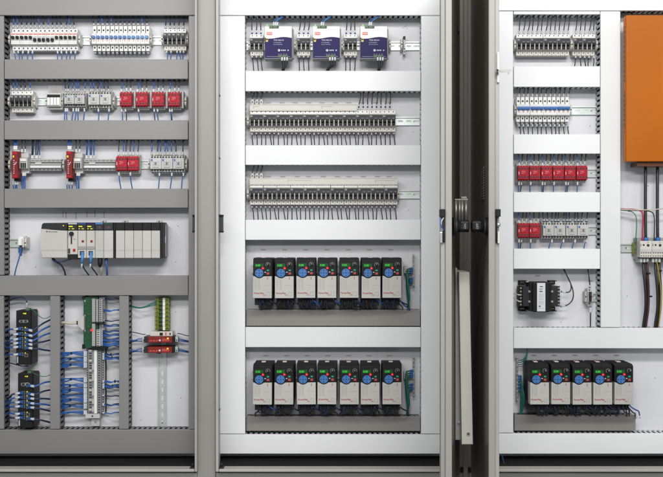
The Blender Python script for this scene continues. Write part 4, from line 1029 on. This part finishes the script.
for v, m in ((340, 3), (350.4, 3)):
    for j in range(m):
        k_ += 1; dz = (j-1)*1.5
        wire([(142.4, v+dz, .05), (139, v+dz*.9, .06), (135, v+dz*.4+.8, .058), (130, v+dz*.7+1.4, .045)], ['wblue','wblue','wnavy'][j], f'{nth(k_-1)} blue wire from top, left of the red barriers', G, .0018, None)
        wire([(176, v+dz, .05), (180, v+dz*.8, .062), (185, v+dz*.6+1, .055), (191, v+dz*.5+2, .045)], ['wblue','wnavy','wblue'][j], f'{nth(k_-1)} blue wire from top, right of the red barriers', G, .0018, None)
wire([(148.5,334.2,.05),(143,334.4,.06),(137,333,.055),(130,331.6,.045)], 'wnavy', 'dark blue wire from the wide end clamp leftwards', G, .0018, ('sleeve',), 2)
wire([(176,333.4,.05),(181,334,.06),(186,335.6,.055),(191,336,.045)], 'wnavy', 'dark blue wire from the wide end clamp rightwards', G, .0018, ('sleeve',), 2)
for j in range(3):
    wire([(156.4, 301.4+j*1.6, .05), (152, 303+j*1.3, .062), (146, 306.2+j*.5, .066), (139, 307.6+j*.3, .06), (131, 305.6+j*.6, .045)], 'wteal', f'{("upper","middle","lower")[j]} teal earth wire left of the earth terminals', 'teal earth wires', .0018, None)

# ================================================================ transformer
t = thing('transformer', 'black transformer with pale label and two rows of terminal screws', 'transformer', (X(541,.10), 0, Z(296.5,.10)))
mb = MB(); mb.box(-11, 11, -14.8, 13.4, .012, .095, 'black', .002); mb.box(-8.8, 8.4, -15.4, 14.4, .02, .11, 'black', .004); mb.build('core', t)
for s in (-1, 1):
    mb = MB(); x0, x1 = sorted((s*9.2, s*17.6)); mb.box(x0, x1, -10, 9.6, .02, .088, 'soft', .0015); x0, x1 = sorted((s*17, s*20.4)); mb.box(x0, x1, -10.6, 9.8, .02, .07, 'black', .001)
    for i in range(7): mb.box(*sorted((s*17.2, s*20.6)), -10.4+i*3.3, -9.9+i*3.3, .06, .076, 'black')
    tb = mb.build('terminal_block', t)
    for i in range(6): mb = MB(); mb.cyl(s*18.8, 8.0-i*3.3, .07, .076, .95, 'brass', 12); mb.box(s*18.8-.7, s*18.8+.7, 8.0-i*3.3-.12, 8.0-i*3.3+.12, .076, .0764, 'hole'); mb.build('terminal_screw', tb)
    for z in (4.9, -5.1):
        mb = MB(); mb.cyl(s*11.4, z, .088, .096, 1.25, 'screw', 14, 1.1); mb.build('coil_screw', t)
    for z in (13.2, -13.6):
        mb = MB(); x0, x1 = sorted((s*11.2, s*18.6)); mb.box(x0, x1, z-2, z+2, .002, .02, 'soft', .0008); mb.box(s*15-2.4, s*15+2.4, z-.7, z+.9, .02, .022, 'screw', .0006); mb.box(x0, x1, z+1.3 if z > 0 else z-2.1, z+2.1 if z > 0 else z-1.3, .002, .05, 'black', .001); mb.build('mounting_foot', t)
mb = MB(); mb.box(-4.4, 3.7, -14.6, 13.6, .1095, .1108, 'sleeve')
random.seed(3)
for i, (b, h, a0, a1) in enumerate(((9.5,1.6,-1.8,1.4),(7.2,1.0,-2.6,1.2),(4.6,2.0,-2.2,1),(2.2,.5,-3,2.4),(.8,.5,-3,1.8),(-.6,.5,-3,2.6),(-2.6,.8,-2.4,2),(-4.6,.4,-3,2.2),(-6,.4,-3,2.6),(-7.4,.4,-3,1.4),(-10.2,2.2,-2.8,-1),(-11.6,.4,-3,2.8))):
    mb.box(a0, a1, b, b+h*.6, .1107, .1113, 'ink' if h > .9 else 'mgrey')
mb.build('pale_label', t)
G = 'wires at the black transformer'
wire([(521.5,295.4,.07),(517.5,294.6,.075),(514.5,293.8,.06),(511,293,.045)], 'wcream', 'upper pale wire at the left terminals of the transformer', G, .0018, ('wblue','sleeve'), 3)
wire([(521.5,302.4,.07),(517.5,300.6,.075),(514.5,298,.06),(511,296,.045)], 'wcream', 'lower pale wire at the left terminals of the transformer', G, .0018, ('wblue','sleeve'), 3)
wire([(561.5,291.6,.07),(564,292,.08),(568.6,292.2,.085),(571,289,.085),(570.4,283,.08),(566.5,275,.06),(563,268,.045),(562,265,.045)], 'wblack', 'upper black wire looping up from right side of the transformer', G, .0025, ('wblue','sleeve'), 4.5)
wire([(561,306.4,.07),(563.5,306,.08),(568,304.6,.085),(572,300.6,.085),(573.4,295,.085),(572,287,.08),(568,278,.065),(564,269,.045),(563.4,265,.045)], 'wblack', 'lower black wire looping up from right side of the transformer', G, .0025, ('wblue','sleeve'), 4.5)
wire([(589.8,287.5,.045),(589.8,284,.05),(589,277,.055),(588,269,.045),(588,265,.045)], 'wblack', 'black wire rising from the small single breaker', G, .0025, ('wblue','sleeve'), 2)
wire([(590.5,306.6,.045),(590.5,310,.05),(590.4,318,.055),(590.4,328,.045),(590.4,331,.045)], 'wblack', 'black wire dropping from the small single breaker', G, .0025, ('wblue','sleeve'), 5)

# ================================================================ orange box
t = thing('orange_box', 'large orange sheet metal box at the upper right', 'metal box', (X(660,.13), 0, Z(88,.13)))
kb = S(.13); U = lambda u: u-660
mb = MB(kb); mb.box(U(626.3), U(745), 88-161.4, 88-15.0, .098, .13, 'orange', .003); mb.build('cover', t)
mb = MB(kb); mb.box(U(634), U(740), 88-157, 88-19, .004, .0975, 'dorange', .002); mb.build('back_box', t)
mb = MB(kb)
for v0, v1 in ((15.6,25.8),(81,91),(133,161)): mb.box(U(625.6), U(627), 88-v1, 88-v0, .1, .118, 'orange', .001)
mb.box(U(625.9), U(626.25), 88-160, 88-17, .096, .114, 'orange'); mb.build('side_flange', t)
mb = MB(kb)
for i in range(20):
    v = 30+i*4.9
    mb.box(U(625.82), U(626.1), 88-v-2.2, 88-v, .102, .1148, 'dorange')
mb.build('side_slot', t)
mb = MB(kb); mb.box(U(638.6), U(740), 88-165.6, 88-161.6, .02, .11, 'dorange', .001); mb.build('bottom_flange', t)
# loom over the orange box
G = 'wires over the orange box'
for i, (m, dv, r) in enumerate((('wteal',0,.0032),('wteal',.9,.003),('wnavy',.5,.003),('wblack',1.1,.0028),('wred',-.8,.0018),('wyellow',-1.0,.0018))):
    wire([(615, 11.3+dv, .03), (626, 11.8+dv*.8, .034+.002*i), (640, 11.4+dv*.6, .036), (652, 11.0+dv*.7, .036), (668, 9.8+dv, .035), (690, 9+dv, .03)], m, f'{("upper teal","lower teal","navy","black","thin red","thin yellow")[i]} wire in the loom over the orange box', G, r, None)
for i, u in enumerate((631.4, 651.6)):
    mb = MB(); mb.tube([Vector((-.003,0,0)), Vector((.003,0,0))], .0085, 'black', 10); o = mb.build('cable_tie', None, W(u, 11.7, .037)); tag(o, f'{("left","right")[i]} black cable tie on the loom over the orange box', 'cable tie', 'ties on the loom')

# ================================================================ large contactors, lower right of orange box
def bigc(t):
    mb = MB(); mb.box(-5.9, 5.9, -10.5, 11.4, .009, .06, 'mgrey', .001); mb.box(-5.85, 5.85, -8.2, 8.2, .06, .10, 'cream', .0015); mb.box(-5.6, 5.6, -3.0, .2, .10, .1015, 'lgrey', .0005); mb.build('housing', t)
    mb = MB(); mb.cyl(-2.3, 4.2, .10, .1012, .95, 'hole', 14); mb.build('terminal_screw', t)
    mb = MB(); mb.cyl(2.1, 3.9, .10, .1015, 1.35, 'hole', 16); mb.build('terminal_screw', t)
    mb = MB()
    for z in (-3.6, -6.6):
        for i in range(5): mb.box(-4.8+i*2.2, -4+i*2.2, z-.45, z+.45, .0995, .1022, 'hole')
    mb.box(-5.3,-4.8,3,5.4,.0995,.1012,'hole'); mb.box(1.2,2.8,6.6,7.0,.0995,.1008,'ink'); mb.build('test_hole_grid', t)
    for i in range(3): mb = MB(); mb.box(-4.6+i*3.2, -2.4+i*3.2, -13.2, -9.4, .02, .085, 'lgrey', .0012); mb.build('lower_clamp', t)
for i in range(3): place('bigc', bigc, 646+i*11.9, 249.2, f'{("left","middle, cut by the photo edge,","right")[i]} large cream contactor below the orange box', 'contactor', 'large contactors below the orange box', .10, name='large_contactor')
place('clamp3', clamp_mk, 638.2, 248.4, 'grey end clamp left of the large contactors', 'end clamp', CLG, .05, name='end_clamp')
t = thing('earth_terminal', 'slim green and yellow earth terminal left of the large contactors', 'earth terminal', (X(635.2,.045), 0, Z(248.6,.045)))
mb = MB(); mb.box(-.9, .9, -6, 6, .009, .042, 'yg', .0006); mb.box(-.9,.9,-1.4,1.4,.042,.046,'gterm',.0005); mb.build('housing', t)
for z in (-4.4, 4): mb = MB(); mb.cyl(0,z,.042,.0428,.6,'hole',8); mb.build('terminal_screw', t)
G = 'cables at the large contactors'
for i, u in enumerate((645.6, 657.6)):
    wire([(u+.2, 241, .07), (u, 232, .072), (u-.2, 205, .066), (u-.1, 180, .06), (u, 162, .05)], 'wblack', f'{("left","right")[i]} thick black cable between orange box and large contactors', G, .0065, ('blue',), 3)
for j, (u0, u1) in enumerate(((643.2, 644.2), (646.6, 646.4), (655.2, 656), (658.8, 658.4))):
    wire([(u0, 261, .06), (u0+.6, 272, .075), (lerp(u0,u1,.5)+1.8, 290, .08), (u1+1.5, 308, .075), (u1-.6, 324, .055), (u1-1, 331, .045)], 'wblack', f'{pick(j,4)} black cable dropping from the large contactors', G, .0062, None)
wire([(647.8,261,.085),(648.6,275,.09),(649,292,.092),(648,310,.088),(645.6,328,.06),(645.2,331,.045)], 'wmaroon', 'maroon wire among the cables dropping from the large contactors', G, .0020, None)
wire([(656.6,261,.088),(659,274,.092),(661,292,.094),(660.4,310,.09),(658.4,328,.06),(658,331,.045)], 'wyellow', 'yellow wire among the cables dropping from the large contactors', G, .0022, None)
wire([(642.8,241,.08),(642.6,232,.08),(643,219,.075),(641.6,211.6,.07),(634,209.6,.06),(626,209.4,.05),(617,208.6,.045)], 'wred', 'red wire bending down to the left large contactor', G, .0034, None)
wire([(635.4,243,.045),(636,236,.055),(636.6,224,.06),(635.6,215.6,.06),(631,211.4,.055),(624,210.4,.05),(617,210,.045)], 'wgreen', 'green wire bending down to the slim earth terminal', G, .0024, None)
wire([(654.2,241,.08),(654.4,230,.08),(654.4,219,.075),(652.4,212.6,.07),(645,210.6,.065),(634,210.4,.055),(617,209.4,.045)], 'wblack', 'thin black wire bending down between the thick black cables', G, .0024, None)
wire([(690,207.6,.078),(664,208.6,.078),(652,209.8,.078),(640,210,.075),(628,209.8,.06),(617,209.2,.045)], 'wcream', 'cream wire running level behind the thick black cables', G, .0022, None)
for i, (u, v) in enumerate(((629,210.2),(648.4,273.4),(650.2,296.4),(659.8,270.6))):
    mb = MB(); a = Vector((-.003,0,0)) if i == 0 else Vector((0,0,-.003)); mb.tube([a, -a], .006 if i == 0 else .0085, 'black', 10); o = mb.build('cable_tie', None, W(u, v, .055 if i == 0 else .086))
    tag(o, ('black cable tie on the red and green wires by the duct', 'upper black cable tie on left dropping cables', 'lower black cable tie on left dropping cables', 'black cable tie on right dropping cables')[i], 'cable tie', 'ties near the large contactors')

# ================================================================ earth bars beside the drives
def earthbar(u, v0, v1, lab, fu, fv, down, g, s=-1):
    t = thing('earth_bar', lab, 'earth bar', (X(u,.03), 0, Z((v0+v1)/2,.03)), 'earth bars beside the drives')
    L = (v1-v0)/2
    mb = MB(); mb.box(-1.0, 1.0, -L, L, .02, .028, 'screw', .0008); mb.box(-.6,.6,L-3,L-1,.002,.02,'lgrey'); mb.box(-.6,.6,-L+1,-L+3,.002,.02,'lgrey'); mb.build('bar', t)
    n = int(2*L/2.1)
    for i in range(n): mb = MB(); mb.cyl(0, -L+(i+.5)*2*L/n, .028, .033, .75, 'screw' if i % 2 else 'lgrey', 10); mb.box(-.5,.5,-L+(i+.5)*2*L/n-.12,-L+(i+.5)*2*L/n+.12,.033,.0334,'hole'); mb.build('terminal_screw', t)
    for i, v in enumerate(fv):
        wire([(u+s*.9, v, .03), (u+s*3.4, v+.4, .034), (fu-.8+.45*i, v+3.4, .05+.003*(i%3)), (fu-s*.4-.8+.5*i, lerp(v, down, .5)+2, .055+.004*(i%3)), (fu-s*1.6+s*.25*i, down-3, .05), (fu-s*2, down+2, .045)], 'wteal', f'{nth(i)} from top teal earth wire {g}', 'teal earth wires '+g, .003, ('blue',), 2.2)
earthbar(413.4, 254, 286.4, 'screw studded earth bar right of upper row of drives', 407.4, (268.4,270.4,272.6,278.4,280.4,282.4), 309.4, 'right of upper drive row')
earthbar(413.6, 357, 396.4, 'screw studded earth bar right of lower row of drives', 406.6, (370.6,372.8,375,377,384.6,387,389.4), 415.6, 'right of lower drive row')
earthbar(517.4, 357, 401, 'screw studded earth bar left of the row of five drives', 522.2, (376,378.4,380.6,384,387,390), 414.4, 'left of five drive row', s=1)
for i, v in enumerate((360.6, 362.6, 364.6)):
    wire([(518.3, v, .03), (522, v-.6, .04), (525.4, v-3.4, .05), (527, v-9, .05), (527.4, 346, .045)], 'wteal', f'{nth(i)} from top teal wire curving up left of five drives', 'teal wires curving up', .002, None)
wire([(401.6,303,.10),(405,306,.10),(409,309,.07),(411,312,.045)], 'wblue', 'blue lead from last upper drive to the small grey duct', None, .003, None)
for i, (u, v) in enumerate(((406.2,269.6),(406,375.6))):
    t = thing('rail_terminal', f'small grey terminal right of the {("upper","lower")[i]} row of drives', 'terminal', (X(u,.05), 0, Z(v,.05)), 'small terminals beside the drives')
    mb = MB(); mb.box(-2,2,-3.6,3.4,.009,.045,'lgrey',.001); mb.box(-1.4,1.4,.6,2.4,.045,.048,'cream',.0005); mb.build('housing', t)
    mb = MB(); mb.cyl(0,-1.8,.045,.0458,.8,'hole',10); mb.build('terminal_screw', t)

# ================================================================ printed tape labels and pen marks on the back plates
def tape(pl, u, v, w=5.5, h=1.5):
    mb = MB(); mb.box(-w/2, w/2, -h/2, h/2, .0003, .0009, 'tape')
    n = random.randint(4, 6)
    for i in range(n):
        a = -w/2+.6+i*(w-1.2)/n; mb.box(a, a+(w-1.2)/n*.7, -.3, .35, .0008, .0013, 'mgrey')
    mb.build('label_tape', bplates[pl], (X(u,0), 0, Z(v,0)))
for i in range(10): tape(1, 268.5+i*13.4, 102.8)
for i in range(10): tape(1, 268.5+i*13.4+(i % 3), 176.6)
for i in range(7): tape(1, 263.4+i*21.2, 249.8); tape(1, 266+i*20.6, 355.7)
for i in range(5): tape(2, 534+i*20.6, 355.4)
for u, v in ((537.6,275.8),(590.6,281)): tape(2, u, v)
for u, v in ((63,213.8),(66,215),(76,216),(87,214),(95,213.6),(104,214.6)):
    mb = MB(); mb.box(-.35,.35,-3.4,3.4,.0003,.001,'lowink'); mb.build('pencil_mark', bplates[0], (X(u), 0, Z(v)))
for (u, v, w, rows, pl) in ((413.6, 288.6, 9.5, 2, 1), (414, 397, 9.5, 2, 1), (519, 404, 8, 2, 2)):
    mb = MB()
    for r in range(rows):
        x = -w/2
        while x < w/2-1:
            k = random.choice((0,1,2)); z = -r*3
            p = [(x,z),(x+.1,z+1.8)], [(x,z+1.8),(x+.9,z+1.7),(x+.9,z+.9),(x+.1,z+.8),(x+1,z)], [(x+1,z+1.7),(x+.2,z+1.3),(x+.2,z+.4),(x+1,z+.1)]
            mb.tube([(a*.004, -.0006, b*.004) for a, b in p[k]], .0005, 'greenink', 4); x += 1.5
    mb.build('pen_note', bplates[pl], (X(u), 0, Z(v)))
mb = MB()
for a in ((404,27),(405.6,26.4),(402.6,28),(407,25.4),(407,28.6)): mb.box(a[0]-405-.9, a[0]-405+.8, 27-a[1]-.5, 27-a[1]+.5, .0003, .001, 'tape')
mb.build('pen_note', bplates[1], (X(405), 0, Z(27)))

for pl, u, v in ((0,176,262),(0,178,226),(0,36,267),(0,176,312),(0,141,420),(0,181,398),(1,413,132),(1,409,210),(2,640,418),(2,655,378),(2,561,322),(2,648,186),(2,627,296),(2,590,126),(0,58,268)):
    mb = MB(); mb.cyl(0, 0, .0002, .0008, .42, 'hole', 10); mb.build('drill_hole', bplates[pl], (X(u), 0, Z(v)))
# ================================================================ breaker and contactor wires
B3 = ['wnavy','wnavy','wblue','wblack']
def pos(n, u0, p): return [u0+i*p for i in range(n)]
random.seed(11)
wrow(pos(15,13.2,4.38), 27.6, 15.8, .045, ['wnavy','wnavy','wnavy','wblue'], 'dark blue wire above white breakers with red line', 'wires above red line breakers', 1.8, r=.0027, ferr=('sleevetop',), fl=2.4)
wrow(pos(13,93.8,4.43), 25.4, 15.8, .045, ['wnavy','wnavy','wnavy','wblue'], 'dark blue wire above top left blue toggle breakers', 'wires above top left blue toggle breakers', 1.8, r=.0027, ferr=('sleevetop',), fl=2)
wrow(pos(5,165.6,4.43), 28.2, 15.8, .045, ['wnavy'], 'navy wire above dark breakers by the cabinet post', 'wires above dark breakers by the post', 1.2, r=.0027, ferr=('sleevetop',), fl=2.4)
wrow([14,18.2,23,28.4,32.6,57.6,61.4,66.4,71,75.4], 50.4, 59, .042, ['wblue'], 'blue wire below white breakers with red line', 'wires below red line breakers', 2, fl=3.4)
wrow([166.6,171,177,180.4,183.6], 50, 59, .042, ['wblue'], 'blue wire below dark breakers by the cabinet post', 'wires below dark breakers by the post', 2)
wrow(pos(5,12.6,4.32), 90.4, 79.4, .045, ['wnavy','wblue'], 'navy wire above dark breakers in second left row', 'wires above second row dark breakers', 1.8, r=.0027, ferr=('sleevetop',), fl=2.4)
wrow([66,68.2,73,76.6,78.8,84.8,91,93,97.4,101.6,104,108.6], 91.4, 79.4, .05, ['wblue','wblue','wnavy'], 'blue wire above white contactors in second left row', 'wires above second row contactors', 1.4, r=.0026, ferr=('sleevetop',), fl=2.6)
wrow([65.4,67.2,73.2,76.2,78.4,84.4,98.4,109], 108.4, 119.8, .05, ['wblue'], 'blue wire below white contactors in second left row', 'wires below second row contactors', 1.2, lean=-.8)
for v0, us, g in ((89.6, (121.4,137.4,153.6,169.6), 'above'),):
    wrow(us, v0+3, 79.4, .06, 'wblue', 'thick blue wire above square red relays, second left row', 'thick wires above second row red relays', .6, lean=1.2, r=.0028)
    wrow([a+b for a in us for b in (5.2, 9.2)], v0+1.4, 79.4, .05, ['wnavy','wblack'], 'thin dark wire above square red relays, second left row', 'thin wires above second row red relays', .8)
wrow([121.6,125.4,138.6,154.2,157.6,169.8,172], 108.6, 119.8, .05, ['wblue','wnavy'], 'blue wire below square red relays, second left row', 'wires below second row red relays', .8, lean=1)
for i, u in enumerate((15.4, 69.6)):
    g = ('first','second')[i]
    wrow([u-1.3,u,u+1.3], 149.6, 139.2, .06, 'wblue', f'blue wire on top of the {g} narrow upright red relay', f'wires on top of the {g} upright relay', .5, fl=3.6)
    wrow([u-2.2,u,u+2.2], 181.4, 188.8, .06, 'wblue', f'blue wire below the {g} narrow upright red relay', f'wires below the {g} upright relay', .8)
    wrow([u+6.6,u+10], 152.4, 139.2, .05, 'wnavy', f'navy wire above grey module of the {g} upright relay', f'wires above module of the {g} upright relay', .6)
    wrow([u+7.4,u+8.6,u+10], 173, 188.8, .055, 'wblue', f'blue wire below grey module of the {g} upright relay', f'wires below module of the {g} upright relay', .4, lean=-.4)
    wrow([u+16.4,u+17.4,u+20.6,u+21.8,u+24.4], 158.4, 139.2, .036, ['wblue','wblue','wnavy'], f'blue wire dropping into the {g} terminal strip', f'wires into the {g} terminal strip', .5, lean=.6)
wrow([118.8,123.8,126,130.2,133.4,137.6], 155, 139.2, .06, ['wblue','wnavy'], 'blue wire above two square red relays, third left row', 'wires above third row red relays', .6, lean=.9, r=.0022)
wrow([119,130.4], 172.6, 188.8, .06, 'wblue', 'blue wire below two square red relays, third left row', 'wires below third row red relays', .6, lean=2.6, r=.0024)
wrow([151.6,157.6,160.4,164.6,168,171.4,176,182.8], 154.8, 139.2, .055, ['wblue','wnavy'], 'blue wire above three white contactors, third left row', 'wires above third row contactors', 1.4, r=.0026, ferr=('sleevetop',), fl=2.6)
wrow([159.4,171.8,183.4], 173, 188.8, .05, 'wblue', 'blue wire below three white contactors, third left row', 'wires below third row contactors', .4, lean=-1.6)
# middle bay
for i, u in enumerate((256.5, 303.6, 350.6)):
    us = pos(3, u-4.43, 4.43); g = ORD[i]
    wrow(us, 33.6, 15.6, .045, 'wblack', f'black wire above breaker left of the {g} purple power supply', f'wires above breaker {g} in the middle top row', .4, lean=(-.8, 2, .6)[i], ferr=('wblue','sleeve'))
    wrow(us, 54.6, 70.8, .042, 'wblack', f'black wire below breaker left of the {g} purple power supply', f'wires below breaker {g} in the middle top row', .5, lean=(2, .8, -.6)[i], ferr=('wnavy','sleeve'))
for i, u in enumerate((278.3, 326.2, 374.0)):
    g = ORD[i]
    for j in range(2 + (i == 0)):
        wire([(u-4.6+j*1.9, 26.2, .112), (u-4.6+j*1.9, 23, .113), (u-2.6+j*2, 19.4+j*.5, .10), (u+1.6+j*1.4, 17.8, .08), (u+5+j, 15.4, .05)], ('wblue','lblue','wnavy')[j], f'{nth(j)} blue wire on top of the {g} purple power supply', 'blue wires on top of power supplies', .0022, ('sleeve',), 3.4)
    for j in range(3):
        wire([(u+3.8+j*2.5, 57.4, .114), (u+3.8+j*2.5, 60.5, .112), (u+4.4+j*2, 65, .10), (u+3.8+j*1.2+(i == 1)*-3, 69, .08), (u+4+j*.8+(i == 1)*-4, 74, .045)], 'wblack', f'{nth(j)} black wire below the {g} purple power supply', 'black wires below power supplies', .0024, ('sleeve',), 2.8)
for v, g in ((98.6, 'upper'), (172.6, 'lower')):
    wrow(pos(3,252.4,4.4), v, v-7.2, .05, 'wblack', f'black wire from feed lugs of the {g} long row', f'feed wires of the {g} long row', .4, lean=1.8, ferr=None, r=.0024)
wrow(pos(8,358.8,4.43), 107.4, 91, .045, 'wblack', 'black wire above right end of the upper long breaker row', 'wires above the upper long row', .9, lean=1.2, ferr=('wnavy','sleevetop'))
wrow(pos(33,252,4.43), 131.4, 145, .042, 'wblack', 'black wire below the upper long breaker row', 'wires below the upper long row', 1.8, lean=1, ferr=('wnavy','sleevetop'))
wrow(pos(33,252,4.45), 205, 219.4, .042, 'wblack', 'black wire below the lower long breaker row', 'wires below the lower long row', 1.8, lean=1, ferr=('wnavy','sleevetop'))
# right bay
wrow(pos(12,519.2,4.44)+pos(5,575.8,4.44), 33.8, 14.2, .045, 'wblack', 'black wire above the top right dark breakers', 'wires above top right breakers', .8, lean=2.4, ferr=('sleevetop',))
wrow(pos(5,575.8,4.44), 54.8, 66, .042, 'wblack', 'black wire below the short group of top right breakers', 'wires below top right breakers', 2, ferr=('wnavy','sleeve'))
wrow(pos(12,519,4.46), 96.6, 86.6, .045, 'wblack', 'black wire above the blue bar breakers', 'wires above blue bar breakers', 1, lean=1.6, ferr=('sleevetop',))
wrow(pos(12,519,4.46), 124.4, 134, .038, 'wblack', 'black wire below the blue bar breakers', 'wires below blue bar breakers', 1.4, lean=.8, ferr=('sleeve',), fl=2)
for v, n, nm in ((164.4, 6, 'six red relays'), (221.8, 2, 'two red relays of the right bay')):
    us = pos(n, 519, 11.7)
    wrow(us, v+2, v-11.2, .06, 'wblue', f'blue wire above the {nm}', f'blue wires above the {nm}', .5, lean=-.5, r=.0022)
    wrow([a+b for a in us for b in (3.2, 7.4)], v, v-11.2, .05, 'wblack', f'black wire above the {nm}', f'black wires above the {nm}', .8, lean=1, ferr=('sleevetop',))
    wrow(us, v+17.6, v+27.8, .06, 'wblue', f'blue wire below the {nm}', f'blue wires below the {nm}', .5, lean=-.6, r=.002)
    wrow([a+2.4 for a in us[::2]], v+17.6, v+27.8, .055, 'wblack', f'black wire below the {nm}', f'black wires below the {nm}', .5, lean=-2, ferr=('sleevetop',))
wrow([a+b for a in pos(4,548.2,11.6) for b in (-4.4,-1.4,3.8)], 222, 212.4, .055, ['wblack','wblack','wnavy'], 'dark wire above four white contactors of the right bay', 'wires above right bay white contactors', 1.4, ferr=('wnavy','sleevetop'))
wrow([a+3.6 for a in pos(4,548.2,11.6)], 239.6, 248.6, .05, 'wblue', 'blue wire below four white contactors of the right bay', 'wires below right bay white contactors', .4, lean=-3.2)
# tangles under the drives: nobody could count them
for us, v, lab in ((US, 298, 'tangle of dark and blue leads under the upper row of drives'), (US, 404.4, 'tangle of dark and blue leads under the lower row of drives'), ([539.6+i*21 for i in range(5)], 404.4, 'tangle of dark and blue leads under the row of five drives')):
    mb = MB(); o0 = W(us[0], v, .1)
    for u in us:
        for j in range(6):
            a = u + random.uniform(-7.5, 7.5); e = a + random.uniform(-5, 7)
            P = [W(a, v-1, .115), W(a+random.uniform(-.5,.5), v+3, .125), W((a+e)/2+random.uniform(-2,2), v+6+random.uniform(0,3.4), .118), W(e, v+9, .085), W(e+random.uniform(-1,1), v+14, .035)]
            mb.tube([p-o0 for p in curve(P, 5)], random.choice((.0024,.003,.0036)), random.choice(['wblack','wblack','wblack','wnavy','wnavy']), 6)
        P = [W(u+5.5, v, .12), W(u+8, v+3, .125), W(u+12, v+5.4, .12), W(u+15, v+7, .1), W(u+16, v+11, .05)]
        mb.tube([p-o0 for p in curve(P, 5)], .003, 'wblue' if random.random() < .4 else 'wnavy', 6)
    o = mb.build('drive_leads', None, o0); tag(o, lab, 'leads', 'lead tangles under the drives', 'stuff')
wire([(502,454,.10),(503,460,.12),(505,467,.15),(506,474,.18)], 'wnavy', 'dark blue lead hanging below the bottom duct of right bay', None, .003, None)
# only the 300 largest wires stay single objects; the rest become one mass of short wires
WIRES.sort(key=lambda a: -a[0])
bm = bmesh.new(); mats = []; base = None
for _, o in WIRES[300:]:
    for p in [o] + list(o.children):
        me = p.data; n0 = len(bm.verts); f0 = len(bm.faces); bm.from_mesh(me); bm.verts.ensure_lookup_table(); bm.faces.ensure_lookup_table()
        for v in bm.verts[n0:]: v.co += o.location
        for f in bm.faces[f0:]:
            m = me.materials[f.material_index]
            if m not in mats: mats.append(m)
            f.material_index = mats.index(m)
    for p in list(o.children): bpy.data.objects.remove(p)
    bpy.data.objects.remove(o)
me = bpy.data.meshes.new('short_wires'); bm.to_mesh(me); bm.free()
for m in mats: me.materials.append(m)
tag(link('short_wires', me), 'the many short thin control wires between breakers, contactors and ducts', 'wires', None, 'stuff')
print('wires', NW[0])

# ================================================================ light and camera
w = bpy.data.worlds.new('World'); sc.world = w; w.use_nodes = True
bg = w.node_tree.nodes['Background']; bg.inputs[0].default_value = (.93, .97, 1.0, 1); bg.inputs[1].default_value = .33
def area(name, loc, target, sx, sy, power, colr=(1, .99, .97)):
    l = bpy.data.lights.new(name, 'AREA'); l.shape = 'RECTANGLE'; l.size = sx; l.size_y = sy; l.energy = power; l.color = colr
    o = bpy.data.objects.new(name, l); col.objects.link(o); o.location = loc
    o.rotation_euler = (Vector(target)-Vector(loc)).to_track_quat('-Z', 'Y').to_euler(); return o
area('ceiling_or_fill_light', (.55, -3.3, 3.15), (.25, 0, 1.25), 1.7, .35, 74)
area('ceiling_or_fill_light', (-.1, -6.6, 3.0), (.15, 0, .8), 3.2, .5, 140)  # added soft fill from farther back, evens the light on the panels
area('ceiling_or_fill_light', (-1.75, -3.5, 2.86), (-.9, 0, 1.5), 1.3, .25, 34)
area('ceiling_or_fill_light', (2.3, -3.1, 3.1), (1.1, 0, 1.2), 1.2, .3, 15)
cam = bpy.data.cameras.new('camera'); co = bpy.data.objects.new('camera', cam); col.objects.link(co)
co.location = (0, -CD, CZ); co.rotation_euler = (math.radians(90), 0, 0)
cam.sensor_fit = 'HORIZONTAL'; cam.sensor_width = 36; cam.lens = 36 * 1000 / 663.0; cam.clip_end = 100; cam.clip_start = .05
sc.camera = co
sc.view_settings.view_transform = 'Standard'; sc.view_settings.look = 'None'; sc.view_settings.exposure = 0; sc.view_settings.gamma = 1
